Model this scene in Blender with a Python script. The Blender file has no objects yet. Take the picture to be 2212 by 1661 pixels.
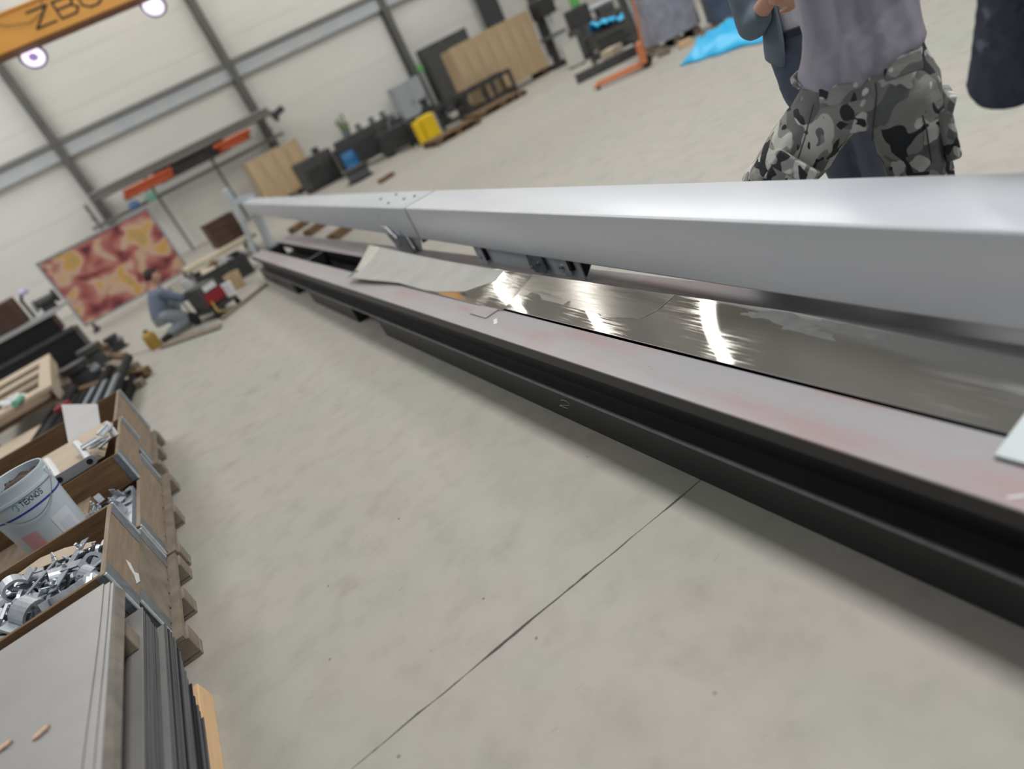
import bpy, bmesh, math, random
from mathutils import Vector, Matrix, Euler, noise
random.seed(7)
sc = bpy.context.scene
COL = sc.collection
PI = math.pi

# ------------------------------------------------------------------ camera
cam_d = bpy.data.cameras.new('camera')
cam_d.sensor_fit = 'HORIZONTAL'; cam_d.sensor_width = 36.0
cam_d.lens = 1503.0 / 2212.0 * 36.0
cam_d.clip_start = 0.02; cam_d.clip_end = 200
cam_d.dof.use_dof = True
cam_d.dof.focus_distance = 2.9
cam_d.dof.aperture_fstop = 0.88
cam = bpy.data.objects.new('camera', cam_d); COL.objects.link(cam)
R = Matrix(((0.78666679, 0.54872437, -0.28294332),
            (-0.46119203, 0.21762694, -0.8601979),
            (-0.41043546, 0.80718033, 0.42426719)))
cam.matrix_world = Matrix.Translation((0, 0, 1.62)) @ R.to_4x4()
sc.camera = cam

# ------------------------------------------------------------------ world, exposure
w = bpy.data.worlds.new('world'); sc.world = w; w.use_nodes = True
w.node_tree.nodes['Background'].inputs[0].default_value = (0.80, 0.88, 1.0, 1)
w.node_tree.nodes['Background'].inputs[1].default_value = 0.26
sc.view_settings.view_transform = 'Standard'
sc.view_settings.look = 'None'
sc.view_settings.gamma = 1.0
sc.view_settings.use_curve_mapping = False
sc.view_settings.exposure = 0.0
try:
    sc.cycles.use_denoising = True
    sc.cycles.max_bounces = 6
    sc.cycles.caustics_reflective = False
    sc.cycles.caustics_refractive = False
except Exception:
    pass

def area(name, loc, size, energy, color=(1, 1, 1), rot=(0, 0, 0)):
    d = bpy.data.lights.new(name, 'AREA'); d.shape = 'RECTANGLE'
    d.size, d.size_y = size; d.energy = energy; d.color = color
    o = bpy.data.objects.new(name, d); COL.objects.link(o)
    o.location = loc; o.rotation_euler = rot
    return o
# the roof lights of the hall (under the roof) and an added fill lamp at the left wall, no window there
area('skylight_light', (3.9, 0.2, 8.75), (1.7, 8.0), 740, (1.0, 0.99, 0.97))
area('skylight_light', (11.0, 12.0, 8.75), (2.8, 17.0), 760, (1.0, 0.99, 0.97))
area('skylight_light', (-4.4, 15.0, 8.75), (3.0, 13.0), 680, (1.0, 0.99, 0.98))
area('left_fill_light', (-8.9, 6.0, 5.4), (14.0, 2.2), 70, (0.80, 0.90, 1.0), (0, math.radians(-90), 0))

# ------------------------------------------------------------------ helpers
def lin(c):
    return tuple(((x / 255.0) / 12.92) if x / 255.0 <= 0.04045 else ((x / 255.0 + 0.055) / 1.055) ** 2.4 for x in c) + (1.0,)

MATS = {}
def mat(name, col, rough=0.6, metal=0.0, var=None, scale=6.0, amt=1.0, bump=0.0, bscale=60.0, stretch=(1, 1, 1), spec=0.5, detail=5.0, rvar=0.0, trans=0.0, emit=None, estr=0.0, alpha=1.0):
    """procedural surface: base colour mixed towards `var` with noise, optional fine relief"""
    if name in MATS: return MATS[name]
    m = bpy.data.materials.new(name); m.use_nodes = True
    nt = m.node_tree; N = nt.nodes; L = nt.links
    b = N['Principled BSDF']
    b.inputs['Base Color'].default_value = lin(col)
    b.inputs['Roughness'].default_value = rough
    b.inputs['Metallic'].default_value = metal
    b.inputs['Specular IOR Level'].default_value = spec
    if trans: b.inputs['Transmission Weight'].default_value = trans
    if alpha < 1: b.inputs['Alpha'].default_value = alpha
    if emit:
        b.inputs['Emission Color'].default_value = lin(emit); b.inputs['Emission Strength'].default_value = estr
    tc = N.new('ShaderNodeTexCoord'); mp = N.new('ShaderNodeMapping')
    mp.inputs['Scale'].default_value = stretch
    L.new(tc.outputs['Object'], mp.inputs['Vector'])
    if var:
        n = N.new('ShaderNodeTexNoise'); n.inputs['Scale'].default_value = scale; n.inputs['Detail'].default_value = detail
        n.inputs['Roughness'].default_value = 0.6
        L.new(mp.outputs[0], n.inputs['Vector'])
        r = N.new('ShaderNodeValToRGB')
        r.color_ramp.elements[0].position = 0.5 - 0.22 * amt; r.color_ramp.elements[1].position = 0.5 + 0.22 * amt
        r.color_ramp.elements[0].color = lin(col); r.color_ramp.elements[1].color = lin(var)
        L.new(n.outputs['Fac'], r.inputs['Fac']); L.new(r.outputs['Color'], b.inputs['Base Color'])
        if rvar:
            ma = N.new('ShaderNodeMath'); ma.operation = 'MULTIPLY_ADD'
            ma.inputs[1].default_value = rvar; ma.inputs[2].default_value = rough - rvar * 0.5
            L.new(n.outputs['Fac'], ma.inputs[0]); L.new(ma.outputs[0], b.inputs['Roughness'])
    if bump:
        n2 = N.new('ShaderNodeTexNoise'); n2.inputs['Scale'].default_value = bscale; n2.inputs['Detail'].default_value = 4
        L.new(mp.outputs[0], n2.inputs['Vector'])
        bp = N.new('ShaderNodeBump'); bp.inputs['Strength'].default_value = bump; bp.inputs['Distance'].default_value = 0.01
        L.new(n2.outputs['Fac'], bp.inputs['Height']); L.new(bp.outputs['Normal'], b.inputs['Normal'])
    MATS[name] = m
    return m

class G:
    """collects simple solids and links them as one mesh object"""
    def __init__(s): s.v = []; s.f = []; s.mi = []
    def add(s, vs, fs, m=0):
        k = len(s.v); s.v += [tuple(p) for p in vs]; s.f += [tuple(i + k for i in f) for f in fs]; s.mi += [m] * len(fs); return s
    def box(s, lo, hi, m=0):
        (a, b, c), (d, e, f) = lo, hi
        return s.add([(a, b, c), (d, b, c), (d, e, c), (a, e, c), (a, b, f), (d, b, f), (d, e, f), (a, e, f)],
                     [(3, 2, 1, 0), (4, 5, 6, 7), (0, 1, 5, 4), (1, 2, 6, 5), (2, 3, 7, 6), (3, 0, 4, 7)], m)
    def obox(s, c, dims, rot=(0, 0, 0), m=0):
        h = [x / 2 for x in dims]; E = Euler(rot).to_matrix(); c = Vector(c)
        P = [c + E @ Vector((sx * h[0], sy * h[1], sz * h[2])) for sz in (-1, 1) for sx, sy in ((-1, -1), (1, -1), (1, 1), (-1, 1))]
        return s.add(P, [(3, 2, 1, 0), (4, 5, 6, 7), (0, 1, 5, 4), (1, 2, 6, 5), (2, 3, 7, 6), (3, 0, 4, 7)], m)
    def hexa(s, P, m=0):
        return s.add(P, [(3, 2, 1, 0), (4, 5, 6, 7), (0, 1, 5, 4), (1, 2, 6, 5), (2, 3, 7, 6), (3, 0, 4, 7)], m)
    def bar(s, p0, p1, wdt, hgt, m=0):
        p0, p1 = Vector(p0), Vector(p1); d = (p1 - p0).normalized()
        u = d.cross(Vector((0, 0, 1)))
        if u.length < 1e-3: u = Vector((1, 0, 0))
        u.normalize(); n = u.cross(d)
        P = [p + a * u * wdt / 2 + b * n * hgt / 2 for p in (p0, p1) for a, b in ((-1, -1), (1, -1), (1, 1), (-1, 1))]
        return s.hexa(P, m)
    def prism(s, poly, y0, y1, m=0, ax=(0, 2, 1)):
        """extrude a polygon given in axes ax[0],ax[1] along ax[2]"""
        n = len(poly); V = []
        for y in (y0, y1):
            for p in poly:
                q = [0, 0, 0]; q[ax[0]] = p[0]; q[ax[1]] = p[1]; q[ax[2]] = y; V.append(q)
        F = [tuple(range(n - 1, -1, -1)), tuple(range(n, 2 * n))] + [(i, (i + 1) % n, n + (i + 1) % n, n + i) for i in range(n)]
        return s.add(V, F, m)
    def tube(s, path, r, n=8, cap=True, m=0):
        path = [Vector(p) for p in path]; k = len(path)
        rs = r if isinstance(r, (list, tuple)) else [r] * k
        V = []; F = []; prev = None
        for i, p in enumerate(path):
            d = (path[min(i + 1, k - 1)] - path[max(i - 1, 0)]).normalized()
            if prev is None:
                u = d.cross(Vector((0, 0, 1)))
                if u.length < 1e-3: u = Vector((1, 0, 0))
            else:
                u = prev - d * prev.dot(d)
            u.normalize(); prev = u; q = d.cross(u)
            for j in range(n):
                a = 2 * PI * j / n; V.append(p + rs[i] * (math.cos(a) * u + math.sin(a) * q))
        for i in range(k - 1):
            for j in range(n):
                F.append((i * n + j, i * n + (j + 1) % n, (i + 1) * n + (j + 1) % n, (i + 1) * n + j))
        if cap:
            F.append(tuple(range(n - 1, -1, -1))); F.append(tuple((k - 1) * n + j for j in range(n)))
        return s.add(V, F, m)
    def lathe(s, prof, c=(0, 0, 0), n=28, m=0, cap=True):
        V = []; F = []; k = len(prof)
        for r, z in prof:
            for j in range(n):
                a = 2 * PI * j / n; V.append((c[0] + r * math.cos(a), c[1] + r * math.sin(a), c[2] + z))
        for i in range(k - 1):
            for j in range(n):
                F.append((i * n + j, i * n + (j + 1) % n, (i + 1) * n + (j + 1) % n, (i + 1) * n + j))
        if cap:
            F.append(tuple(range(n - 1, -1, -1))); F.append(tuple((k - 1) * n + j for j in range(n)))
        return s.add(V, F, m)
    def rings(s, R_, n=20, m=0):
        """stack of horizontal ellipses (x,y,z,rx,ry) closed at both ends"""
        V = []; F = []; k = len(R_)
        for x, y, z, rx, ry in R_:
            for j in range(n):
                a = 2 * PI * j / n; V.append((x + rx * math.cos(a), y + ry * math.sin(a), z))
        for i in range(k - 1):
            for j in range(n):
                F.append((i * n + j, i * n + (j + 1) % n, (i + 1) * n + (j + 1) % n, (i + 1) * n + j))
        F.append(tuple(range(n - 1, -1, -1))); F.append(tuple((k - 1) * n + j for j in range(n)))
        return s.add(V, F, m)
    def ball(s, c, r, n=12, m=0):
        r = r if isinstance(r, (tuple, list)) else (r, r, r); V = [(c[0], c[1], c[2] - r[2])]; F = []; k = n // 2
        for i in range(1, k):
            t = PI * i / k
            for j in range(n):
                a = 2 * PI * j / n
                V.append((c[0] + r[0] * math.sin(t) * math.cos(a), c[1] + r[1] * math.sin(t) * math.sin(a), c[2] - r[2] * math.cos(t)))
        V.append((c[0], c[1], c[2] + r[2])); T = len(V) - 1
        for j in range(n): F.append((0, 1 + (j + 1) % n, 1 + j))
        for i in range(k - 2):
            for j in range(n):
                a = 1 + i * n; F.append((a + j, a + (j + 1) % n, a + n + (j + 1) % n, a + n + j))
        a = 1 + (k - 2) * n
        for j in range(n): F.append((a + j, a + (j + 1) % n, T))
        return s.add(V, F, m)
    def mesh(s, name, mats):
        me = bpy.data.meshes.new(name); me.from_pydata(s.v, [], s.f)
        for m_ in (mats if isinstance(mats, (list, tuple)) else [mats]): me.materials.append(m_)
        for p, i in zip(me.polygons, s.mi): p.material_index = i
        return me
    def build(s, name, mats, parent=None, bevel=0.0, smooth=False, center=True, fix=True):
        if center and s.v:
            xs, ys, zs = zip(*s.v)
            c = Vector(((min(xs) + max(xs)) / 2, (min(ys) + max(ys)) / 2, min(zs) if parent is None else (min(zs) + max(zs)) / 2))
            s.v = [tuple(Vector(p) - c) for p in s.v]
        else: c = Vector((0, 0, 0))
        me = s.mesh(name, mats)
        if fix:
            bm = bmesh.new(); bm.from_mesh(me); bmesh.ops.recalc_face_normals(bm, faces=bm.faces); bm.to_mesh(me); bm.free()
        if smooth:
            for p in me.polygons: p.use_smooth = True
            me.set_sharp_from_angle(angle=math.radians(45))
        o = bpy.data.objects.new(name, me); COL.objects.link(o); o.location = c
        if parent: o.parent = parent
        if bevel:
            b = o.modifiers.new('bevel', 'BEVEL'); b.width = bevel; b.segments = 2; b.limit_method = 'ANGLE'; b.angle_limit = math.radians(40)
        return o

def tag(o, label=None, cat=None, group=None, kind=None):
    if label: o['label'] = label
    if cat: o['category'] = cat
    if group: o['group'] = group
    if kind: o['kind'] = kind
    return o
def thing(name, label, cat, loc=(0, 0, 0), rz=0.0, group=None, rot=None):
    o = bpy.data.objects.new(name, None); COL.objects.link(o); o.location = loc
    o.rotation_euler = rot if rot else (0, 0, rz); o.empty_display_size = 0.1
    return tag(o, label, cat, group)
KIDS = {}
def dup(root, loc, rz=0.0, label=None, group=None, rot=None, scale=None):
    def cp(o, par):
        c = o.copy(); COL.objects.link(c)
        if par: c.parent = par
        for ch in list(o.children): cp(ch, c)
        return c
    r = cp(root, None); r.location = loc; r.rotation_euler = rot if rot else (0, 0, rz)
    if scale: r.scale = scale
    if label: r['label'] = label
    if group: r['group'] = group
    return r
def instance(name, me, loc, rot, parent=None):
    o = bpy.data.objects.new(name, me); COL.objects.link(o); o.location = loc; o.rotation_euler = rot
    if parent: o.parent = parent
    return o

# ------------------------------------------------------------------ materials
M_wall = mat('wall_panel', (226, 226, 222), 0.55, var=(214, 215, 213), scale=1.2, amt=1.4, stretch=(0.4, 1, 3))
M_col = mat('grey_column', (84, 85, 84), 0.5, var=(100, 101, 98), scale=3)
M_trimd = mat('trim_dark', (122, 122, 120), 0.6)
M_trimb = mat('trim_blue', (172, 182, 190), 0.6, var=(190, 194, 196), scale=2)
M_ceil = mat('ceiling_panel', (150, 150, 148), 0.8)
M_beam = mat('painted_beam', (216, 220, 227), 0.31, 0.15, var=(202, 207, 214), scale=3.0, amt=1.3, bump=0.03, bscale=25, stretch=(1, 0.35, 1), rvar=0.15)
M_beamf = mat('far_section_paint', (200, 205, 210), 0.42, 0.15, var=(188, 196, 204), scale=3)
M_galv = mat('galvanised', (214, 220, 228), 0.36, 0.42, var=(172, 180, 190), scale=30, amt=1.1, rvar=0.3)
M_galvd = mat('galvanised_dull', (140, 148, 156), 0.45, 0.55, var=(105, 112, 120), scale=22, amt=1.1)
M_steel = mat('bolt_steel', (190, 192, 196), 0.22, 0.9)
M_black = mat('black_steel', (24, 25, 29), 0.42, var=(31, 31, 35), scale=12, amt=1.3, bump=0.04, bscale=120)
M_blackg = mat('black_green_steel', (27, 31, 31), 0.5, var=(36, 40, 42), scale=5, amt=1.3, bump=0.03, bscale=90)
M_ledge = mat('black_ledge', (40, 39, 45), 0.55, var=(50, 47, 50), scale=7)
M_edge = mat('edge_glint', (132, 134, 138), 0.45, 0.2, var=(104, 106, 110), scale=15)  # pale colour painted in for light caught along the flange edge
M_pit = mat('inside_shade', (9, 9, 11), 0.8)  # near-black colour stands in for shade inside slot, holes and slits
M_sheetk = mat('steel_sheet_edge', (94, 96, 103), 0.42, 0.5, var=(120, 122, 127), scale=9, stretch=(1, 0.2, 1))
M_sheetl = mat('steel_sheet_light_edge', (150, 151, 154), 0.45, 0.4, var=(92, 93, 98), scale=9, stretch=(1, 0.2, 1))
M_sheetd = mat('steel_sheet_dark_edge', (38, 39, 45), 0.5, 0.4)
M_sheett = mat('steel_sheet_top', (158, 157, 155), 0.42, 0.25, var=(142, 141, 141), scale=4, amt=1.5)
M_fibre = mat('weathered_board', (150, 143, 134), 0.8, var=(110, 106, 102), scale=14, amt=1.2, bump=0.2, bscale=50)
M_wood = mat('grey_wood', (158, 140, 118), 0.75, var=(124, 104, 82), scale=5, stretch=(6, 1, 12), bump=0.15, bscale=40)
M_woody = mat('grey_wood_long', (160, 144, 126), 0.75, var=(132, 114, 94), scale=5, stretch=(10, 1, 10), bump=0.15, bscale=40)
M_woodb = mat('brown_wood', (128, 100, 68), 0.7, var=(92, 70, 46), scale=5, stretch=(1, 6, 9), bump=0.1, bscale=40)
M_wooddirty = mat('dirty_wood', (150, 139, 124), 0.85, var=(118, 107, 94), scale=8, bump=0.25, bscale=45)
M_newwood = mat('fresh_wood', (230, 196, 154), 0.65, var=(220, 180, 136), scale=6, stretch=(12, 1, 12))
M_tan = mat('plywood_tan', (206, 188, 156), 0.7, var=(172, 144, 108), scale=2.4, stretch=(3, 1, 0.35), amt=1.2)
M_card = mat('cardboard', (206, 190, 168), 0.8, var=(192, 176, 156), scale=5)
M_white = mat('white_paint', (232, 233, 236), 0.4)
M_grey = mat('grey_plastic', (186, 187, 188), 0.5, var=(176, 177, 178), scale=3)
M_dk = mat('dark_machine', (40, 41, 43), 0.55, var=(66, 66, 68), scale=9, amt=1.2)
M_dk2 = mat('charcoal_machine', (58, 60, 62), 0.55, var=(84, 84, 82), scale=8)
M_brown = mat('brown_box', (88, 64, 52), 0.6, var=(70, 50, 42), scale=5)
M_orange = mat('orange_paint', (248, 182, 88), 0.45, var=(242, 172, 78), scale=2)
M_rust = mat('orange_bars', (196, 92, 50), 0.6, var=(170, 76, 44), scale=6)
M_jack = mat('jack_orange', (214, 132, 84), 0.5, var=(196, 118, 76), scale=5)
M_yellow = mat('yellow_plastic', (238, 204, 24), 0.45)
M_ymute = mat('muted_yellow', (190, 160, 64), 0.5, var=(150, 116, 50), scale=8)
M_blue = mat('blue_drum', (36, 110, 166), 0.4)
M_tarp = mat('blue_tarp', (26, 178, 238), 0.4, var=(56, 196, 246), scale=9, bump=0.4, bscale=14)
M_red = mat('red_paint', (150, 46, 54), 0.5)
M_green = mat('green_paint', (98, 180, 98), 0.5)
M_teal = mat('teal_paint', (120, 190, 160), 0.5)
M_wrap = mat('grey_wrap', (172, 172, 184), 0.35, var=(136, 138, 150), scale=7, bump=0.6, bscale=9)
M_navy = mat('navy_wrap', (88, 98, 116), 0.4, var=(62, 70, 86), scale=6, bump=0.6, bscale=9)
M_paleblue = mat('pale_cabinet', (158, 166, 172), 0.5)
M_cream = mat('cream_timber', (206, 198, 176), 0.7, var=(190, 180, 156), scale=5)
M_lens = mat('lamp_lens', (240, 238, 255), 0.3, emit=(226, 220, 255), estr=1.5)
M_lensd = mat('lamp_centre', (150, 140, 190), 0.4, emit=(150, 140, 205), estr=0.5)
M_strip = mat('strip_tube', (255, 250, 235), 0.3, emit=(255, 250, 240), estr=9.0)

# ------------------------------------------------------------------ floor of two slabs with a sawn joint
def floor_mat():
    m = bpy.data.materials.new('concrete'); m.use_nodes = True; nt = m.node_tree; N = nt.nodes; L = nt.links
    b = N['Principled BSDF']; b.inputs['Roughness'].default_value = 0.55; b.inputs['Specular IOR Level'].default_value = 0.35
    tc = N.new('ShaderNodeTexCoord')
    def noise_(sc_, det=5, st=None, rough=0.6, dist=0.0):
        n = N.new('ShaderNodeTexNoise'); n.inputs['Scale'].default_value = sc_; n.inputs['Detail'].default_value = det
        n.inputs['Roughness'].default_value = rough; n.inputs['Distortion'].default_value = dist
        if st:
            mp = N.new('ShaderNodeMapping'); mp.inputs['Scale'].default_value = st[0]; mp.inputs['Rotation'].default_value = (0, 0, st[1])
            L.new(tc.outputs['Object'], mp.inputs['Vector']); L.new(mp.outputs[0], n.inputs['Vector'])
        else: L.new(tc.outputs['Object'], n.inputs['Vector'])
        return n.outputs['Fac']
    def ramp(fac, stops):
        r = N.new('ShaderNodeValToRGB'); e = r.color_ramp.elements
        while len(e) < len(stops): e.new(0.5)
        for el, (p, c) in zip(e, stops): el.position = p; el.color = c if len(c) == 4 else lin(c)
        L.new(fac, r.inputs['Fac']); return r.outputs['Color']
    def mix(a, b_, fac, mode='MIX'):
        x = N.new('ShaderNodeMix'); x.data_type = 'RGBA'; x.blend_type = mode
        if isinstance(fac, float): x.inputs[0].default_value = fac
        else: L.new(fac, x.inputs[0])
        L.new(a, x.inputs[6]); 
        if isinstance(b_, tuple): x.inputs[7].default_value = b_
        else: L.new(b_, x.inputs[7])
        return x.outputs[2]
    base = ramp(noise_(0.9, 4, None, 0.5), [(0.34, (171, 173, 163)), (0.46, (175, 173, 165)), (0.56, (179, 173, 166)), (0.68, (173, 174, 167))])
    fine = ramp(noise_(6.0, 6, None, 0.62, 0.15), [(0.3, (234, 234, 234)), (0.5, (250, 250, 250)), (0.7, (255, 255, 255))])
    c = mix(base, fine, 0.85, 'MULTIPLY')
    sm = ramp(noise_(2.6, 4, None, 0.55, 0.3), [(0.60, (255, 255, 255)), (0.78, (222, 219, 214))])
    c = mix(c, sm, 0.8, 'MULTIPLY')
    dk = ramp(noise_(16, 5, None, 0.7), [(0.69, (255, 255, 255)), (0.76, (150, 148, 144))])
    c = mix(c, dk, 0.75, 'MULTIPLY')
    scr = ramp(noise_(7, 3, ((1.0, 9.0, 1.0), 0.9), 0.6), [(0.70, (255, 255, 255)), (0.80, (190, 172, 154))])
    c = mix(c, scr, 0.6, 'MULTIPLY')
    v = N.new('ShaderNodeTexVoronoi'); v.inputs['Scale'].default_value = 5.5; L.new(tc.outputs['Object'], v.inputs['Vector'])
    sp = ramp(v.outputs['Distance'], [(0.018, (110, 108, 104)), (0.045, (255, 255, 255))])
    c = mix(c, sp, 0.7, 'MULTIPLY')
    v2 = N.new('ShaderNodeTexVoronoi'); v2.inputs['Scale'].default_value = 7.3
    mp2 = N.new('ShaderNodeMapping'); mp2.inputs['Location'].default_value = (3.3, 1.7, 0.4)
    L.new(tc.outputs['Object'], mp2.inputs['Vector']); L.new(mp2.outputs[0], v2.inputs['Vector'])
    wh = ramp(v2.outputs['Distance'], [(0.014, (70, 70, 68)), (0.026, (0, 0, 0))])
    c = mix(c, wh, 1.0, 'ADD')
    L.new(c, b.inputs['Base Color'])
    bp = N.new('ShaderNodeBump'); bp.inputs['Strength'].default_value = 0.12; bp.inputs['Distance'].default_value = 0.004
    L.new(noise_(40, 5), bp.inputs['Height']); L.new(bp.outputs[0], b.inputs['Normal'])
    return m
M_floor = floor_mat()
X0, X1, Y0, Y1, YW = -9.0, 19.0, -6.0, 23.2, 23.0
fl = G().box((X0, Y0, -0.25), (X1, Y1, -0.02)).build('floor', mat('floor_base', (70, 68, 64), 0.9)); tag(fl, kind='structure')
def slab(y0, y1, j0, j1):
    g = G(); n = 1400
    xs = [X0 + (X1 - X0) * i / n for i in range(n + 1)]
    def edge(y, jag, sgn):
        return [(x, y + (sgn * (0.0016 + max(0, noise.noise(Vector((x * 7, y, sgn)))) * 0.009 + 0.004 * max(0, noise.noise(Vector((x * 31, y, sgn)))) + 0.012 * max(0, noise.noise(Vector((x * 2.3, 5 + y, sgn))) - 0.35)) if jag else 0)) for x in xs]
    a = edge(y0, j0, 1); b = edge(y1, j1, -1)
    P = [(x, y, 0.0) for x, y in a] + [(x, y, 0.0) for x, y in b] + [(x, y, -0.02) for x, y in a] + [(x, y, -0.02) for x, y in b]
    k = n + 1; F = []
    for i in range(n):
        F += [(i, i + 1, k + i + 1, k + i), (2 * k + i + 1, 2 * k + i, i, i + 1)[::-1], (k + i, k + i + 1, 3 * k + i + 1, 3 * k + i)]
    g.add(P, F)
    o = g.build('concrete_slab', M_floor, fl, center=False, fix=False); o.location = -Vector(fl.location)
slab(Y0, 1.767, False, True); slab(1.767, Y1, True, False)

# ------------------------------------------------------------------ hall shell
wb = G().box((X0, YW + 0.08, 0), (X1, YW + 0.2, 9.0)).build('wall_back', mat('wall_core', (150, 150, 146), 0.8)); tag(wb, kind='structure')
BAY = [-9.0, -5.88, -0.81, 4.25, 9.32, 14.4, 19.0]
pm = {}
for a, b in zip(BAY[:-1], BAY[1:]):
    for k in range(8):
        z0 = k * 1.125
        o = G().box((a + 0.002, YW, z0 + 0.002), (b - 0.002, YW + 0.08, z0 + 1.123)).build('wall_panel', M_wall, wb, bevel=0.006)
        o.location = Vector(o.location) - Vector(wb.location)
for i, x in enumerate(BAY[1:-1]):
    g = G().box((x - 0.11, YW - 0.30, 0), (x + 0.11, YW - 0.285, 9)).box((x - 0.11, YW - 0.015, 0), (x + 0.11, YW, 9)).box((x - 0.01, YW - 0.285, 0), (x + 0.01, YW - 0.015, 9))
    c = g.build('trim_%d' % (i + 1), M_col); tag(c, kind='structure')
g = G().box((X0, YW - 0.26, 3.86), (X1, YW, 3.98)); tag(g.build('trim_6', M_trimd), kind='structure')
g = G().box((X0, YW - 0.20, 3.50), (X1, YW, 3.84)); tag(g.build('trim_7', M_trimb), kind='structure')
wl = G().box((X0 - 0.2, Y0, 0), (X0, Y1, 9)).build('wall_left', M_wall); tag(wl, kind='structure')
wr = G().box((X1, Y0, 0), (X1 + 0.2, Y1, 9)).build('wall_right', M_wall); tag(wr, kind='structure')
ce = G().box((X0, Y0, 9.0), (X1, Y1, 9.2)).build('ceiling', M_ceil); tag(ce, kind='structure')
# strip lamps on the roof: seen only as streaks in the polished sheets
def strip_lamp(x, y, rz, L_, label):
    t = thing('strip_lamp', label, 'lamp', (x, y, 7.9), rz, 'strip lamps hanging under the roof')
    G().box((-0.14, -L_ / 2, 0.05), (0.14, L_ / 2, 0.12)).build('housing', M_white, t)
    G().tube([(0, -L_ / 2 + .05, 0.0), (0, L_ / 2 - .05, 0.0)], 0.10, 10).build('tube', M_strip, t)
    for s in (-1, 1): G().tube([(0, s * L_ * .3, 0.12), (0, s * L_ * .3, 1.1)], 0.012, 6).build('hanger', M_dk, t)
for yy in (9.6, 13.6, 17.6, 21.6): strip_lamp(4.6, yy, PI / 2, 9.5, 'white strip lamp hanging under the roof, mirrored in the polished sheets')

# ------------------------------------------------------------------ long black welding bench (local: x across, y along)
def plate_mat():
    m = mat('bench_plate', (176, 171, 172), 0.40, 0.2, var=(166, 167, 172), scale=2.2, amt=1.3, bump=0.04, bscale=60, stretch=(1, 0.5, 1), rvar=0.2)
    nt = m.node_tree; N = nt.nodes; L = nt.links; b = N['Principled BSDF']
    src = b.inputs['Base Color'].links[0].from_socket
    tc = N.new('ShaderNodeTexCoord'); sep = N.new('ShaderNodeSeparateXYZ'); L.new(tc.outputs['Object'], sep.inputs[0])
    n = N.new('ShaderNodeTexNoise'); n.inputs['Scale'].default_value = 3.2; n.inputs['Detail'].default_value = 6
    mp = N.new('ShaderNodeMapping'); mp.inputs['Scale'].default_value = (2.2, 0.5, 1); L.new(tc.outputs['Object'], mp.inputs[0]); L.new(mp.outputs[0], n.inputs['Vector'])
    r = N.new('ShaderNodeValToRGB'); r.color_ramp.elements[0].position = 0.48; r.color_ramp.elements[1].position = 0.66
    r.color_ramp.elements[0].color = (0, 0, 0, 1); r.color_ramp.elements[1].color = (0.75, 0.75, 0.75, 1)
    L.new(n.outputs['Fac'], r.inputs[0])
    x = N.new('ShaderNodeMix'); x.data_type = 'RGBA'; L.new(r.outputs[0], x.inputs[0]); L.new(src, x.inputs[6]); x.inputs[7].default_value = lin((176, 150, 152))
    n2 = N.new('ShaderNodeTexNoise'); n2.inputs['Scale'].default_value = 26; n2.inputs['Detail'].default_value = 5; L.new(mp.outputs[0], n2.inputs['Vector'])
    r2 = N.new('ShaderNodeValToRGB'); r2.color_ramp.elements[0].position = 0.70; r2.color_ramp.elements[1].position = 0.78
    r2.color_ramp.elements[0].color = (0, 0, 0, 1); r2.color_ramp.elements[1].color = (0.6, 0.6, 0.6, 1); L.new(n2.outputs['Fac'], r2.inputs[0])
    y = N.new('ShaderNodeMix'); y.data_type = 'RGBA'; L.new(r2.outputs[0], y.inputs[0]); L.new(x.outputs[2], y.inputs[6]); y.inputs[7].default_value = lin((196, 192, 194))
    L.new(y.outputs[2], b.inputs['Base Color'])
    return m
M_plate = plate_mat()
TB = thing('welding_bench', 'long black steel bench with grey plate top carrying the polished sheets', 'bench', (1.085, 0, 0), 0.017)
YA, YB = -1.2, 10.9
def ybox(nm, x0, x1, z0, z1, y0, y1, m, bevel=0.0): return G().box((x0, y0, z0), (x1, y1, z1)).build(nm, m, TB, bevel=bevel)
ybox('top_plate', 0.0, 0.195, 0.382, 0.39, YA, YB, M_plate, 0.0015)
ybox('top_plate', 0.43, 0.66, 0.382, 0.39, YA, YB, M_plate, 0.0015)
ybox('slot_shade', 0.19, 0.44, 0.20, 0.21, YA, YB, M_pit)  # near-black plate added so the slot reads as deep shade
for y in (0.4, 2.4, 4.4, 8.05, 10.6): ybox('cross_member', 0.192, 0.435, 0.21, 0.375, y, y + 0.09, M_black)
prof = [(0.0, 0.382)] + [(0.026 - 0.026 * math.cos(a), 0.338 - 0.026 * math.sin(a)) for a in [0, .3, .6, .9, 1.2, 1.5]] + [(0.19, 0.312), (0.19, 0.382)]
o = G().prism(prof, YA, YB).build('edge_rail', M_black, TB, smooth=True)
prof = [(0.66, 0.382), (0.66, 0.33), (0.64, 0.312), (0.44, 0.312), (0.44, 0.382)]
G().prism(prof, YA, YB).build('edge_rail', M_black, TB)
ybox('web', 0.075, 0.085, 0.172, 0.315, YA, YB, M_black)
ybox('web', 0.565, 0.575, 0.172, 0.315, YA, YB, M_black)
ybox('lower_flange', 0.0, 0.19, 0.160, 0.172, YA, YB, M_ledge, 0.002)
ybox('lower_flange', 0.47, 0.66, 0.160, 0.172, YA, YB, M_ledge, 0.002)
ybox('flange_edge', -0.005, 0.004, 0.160, 0.175, YA, YB, M_edge, 0.001)
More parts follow.
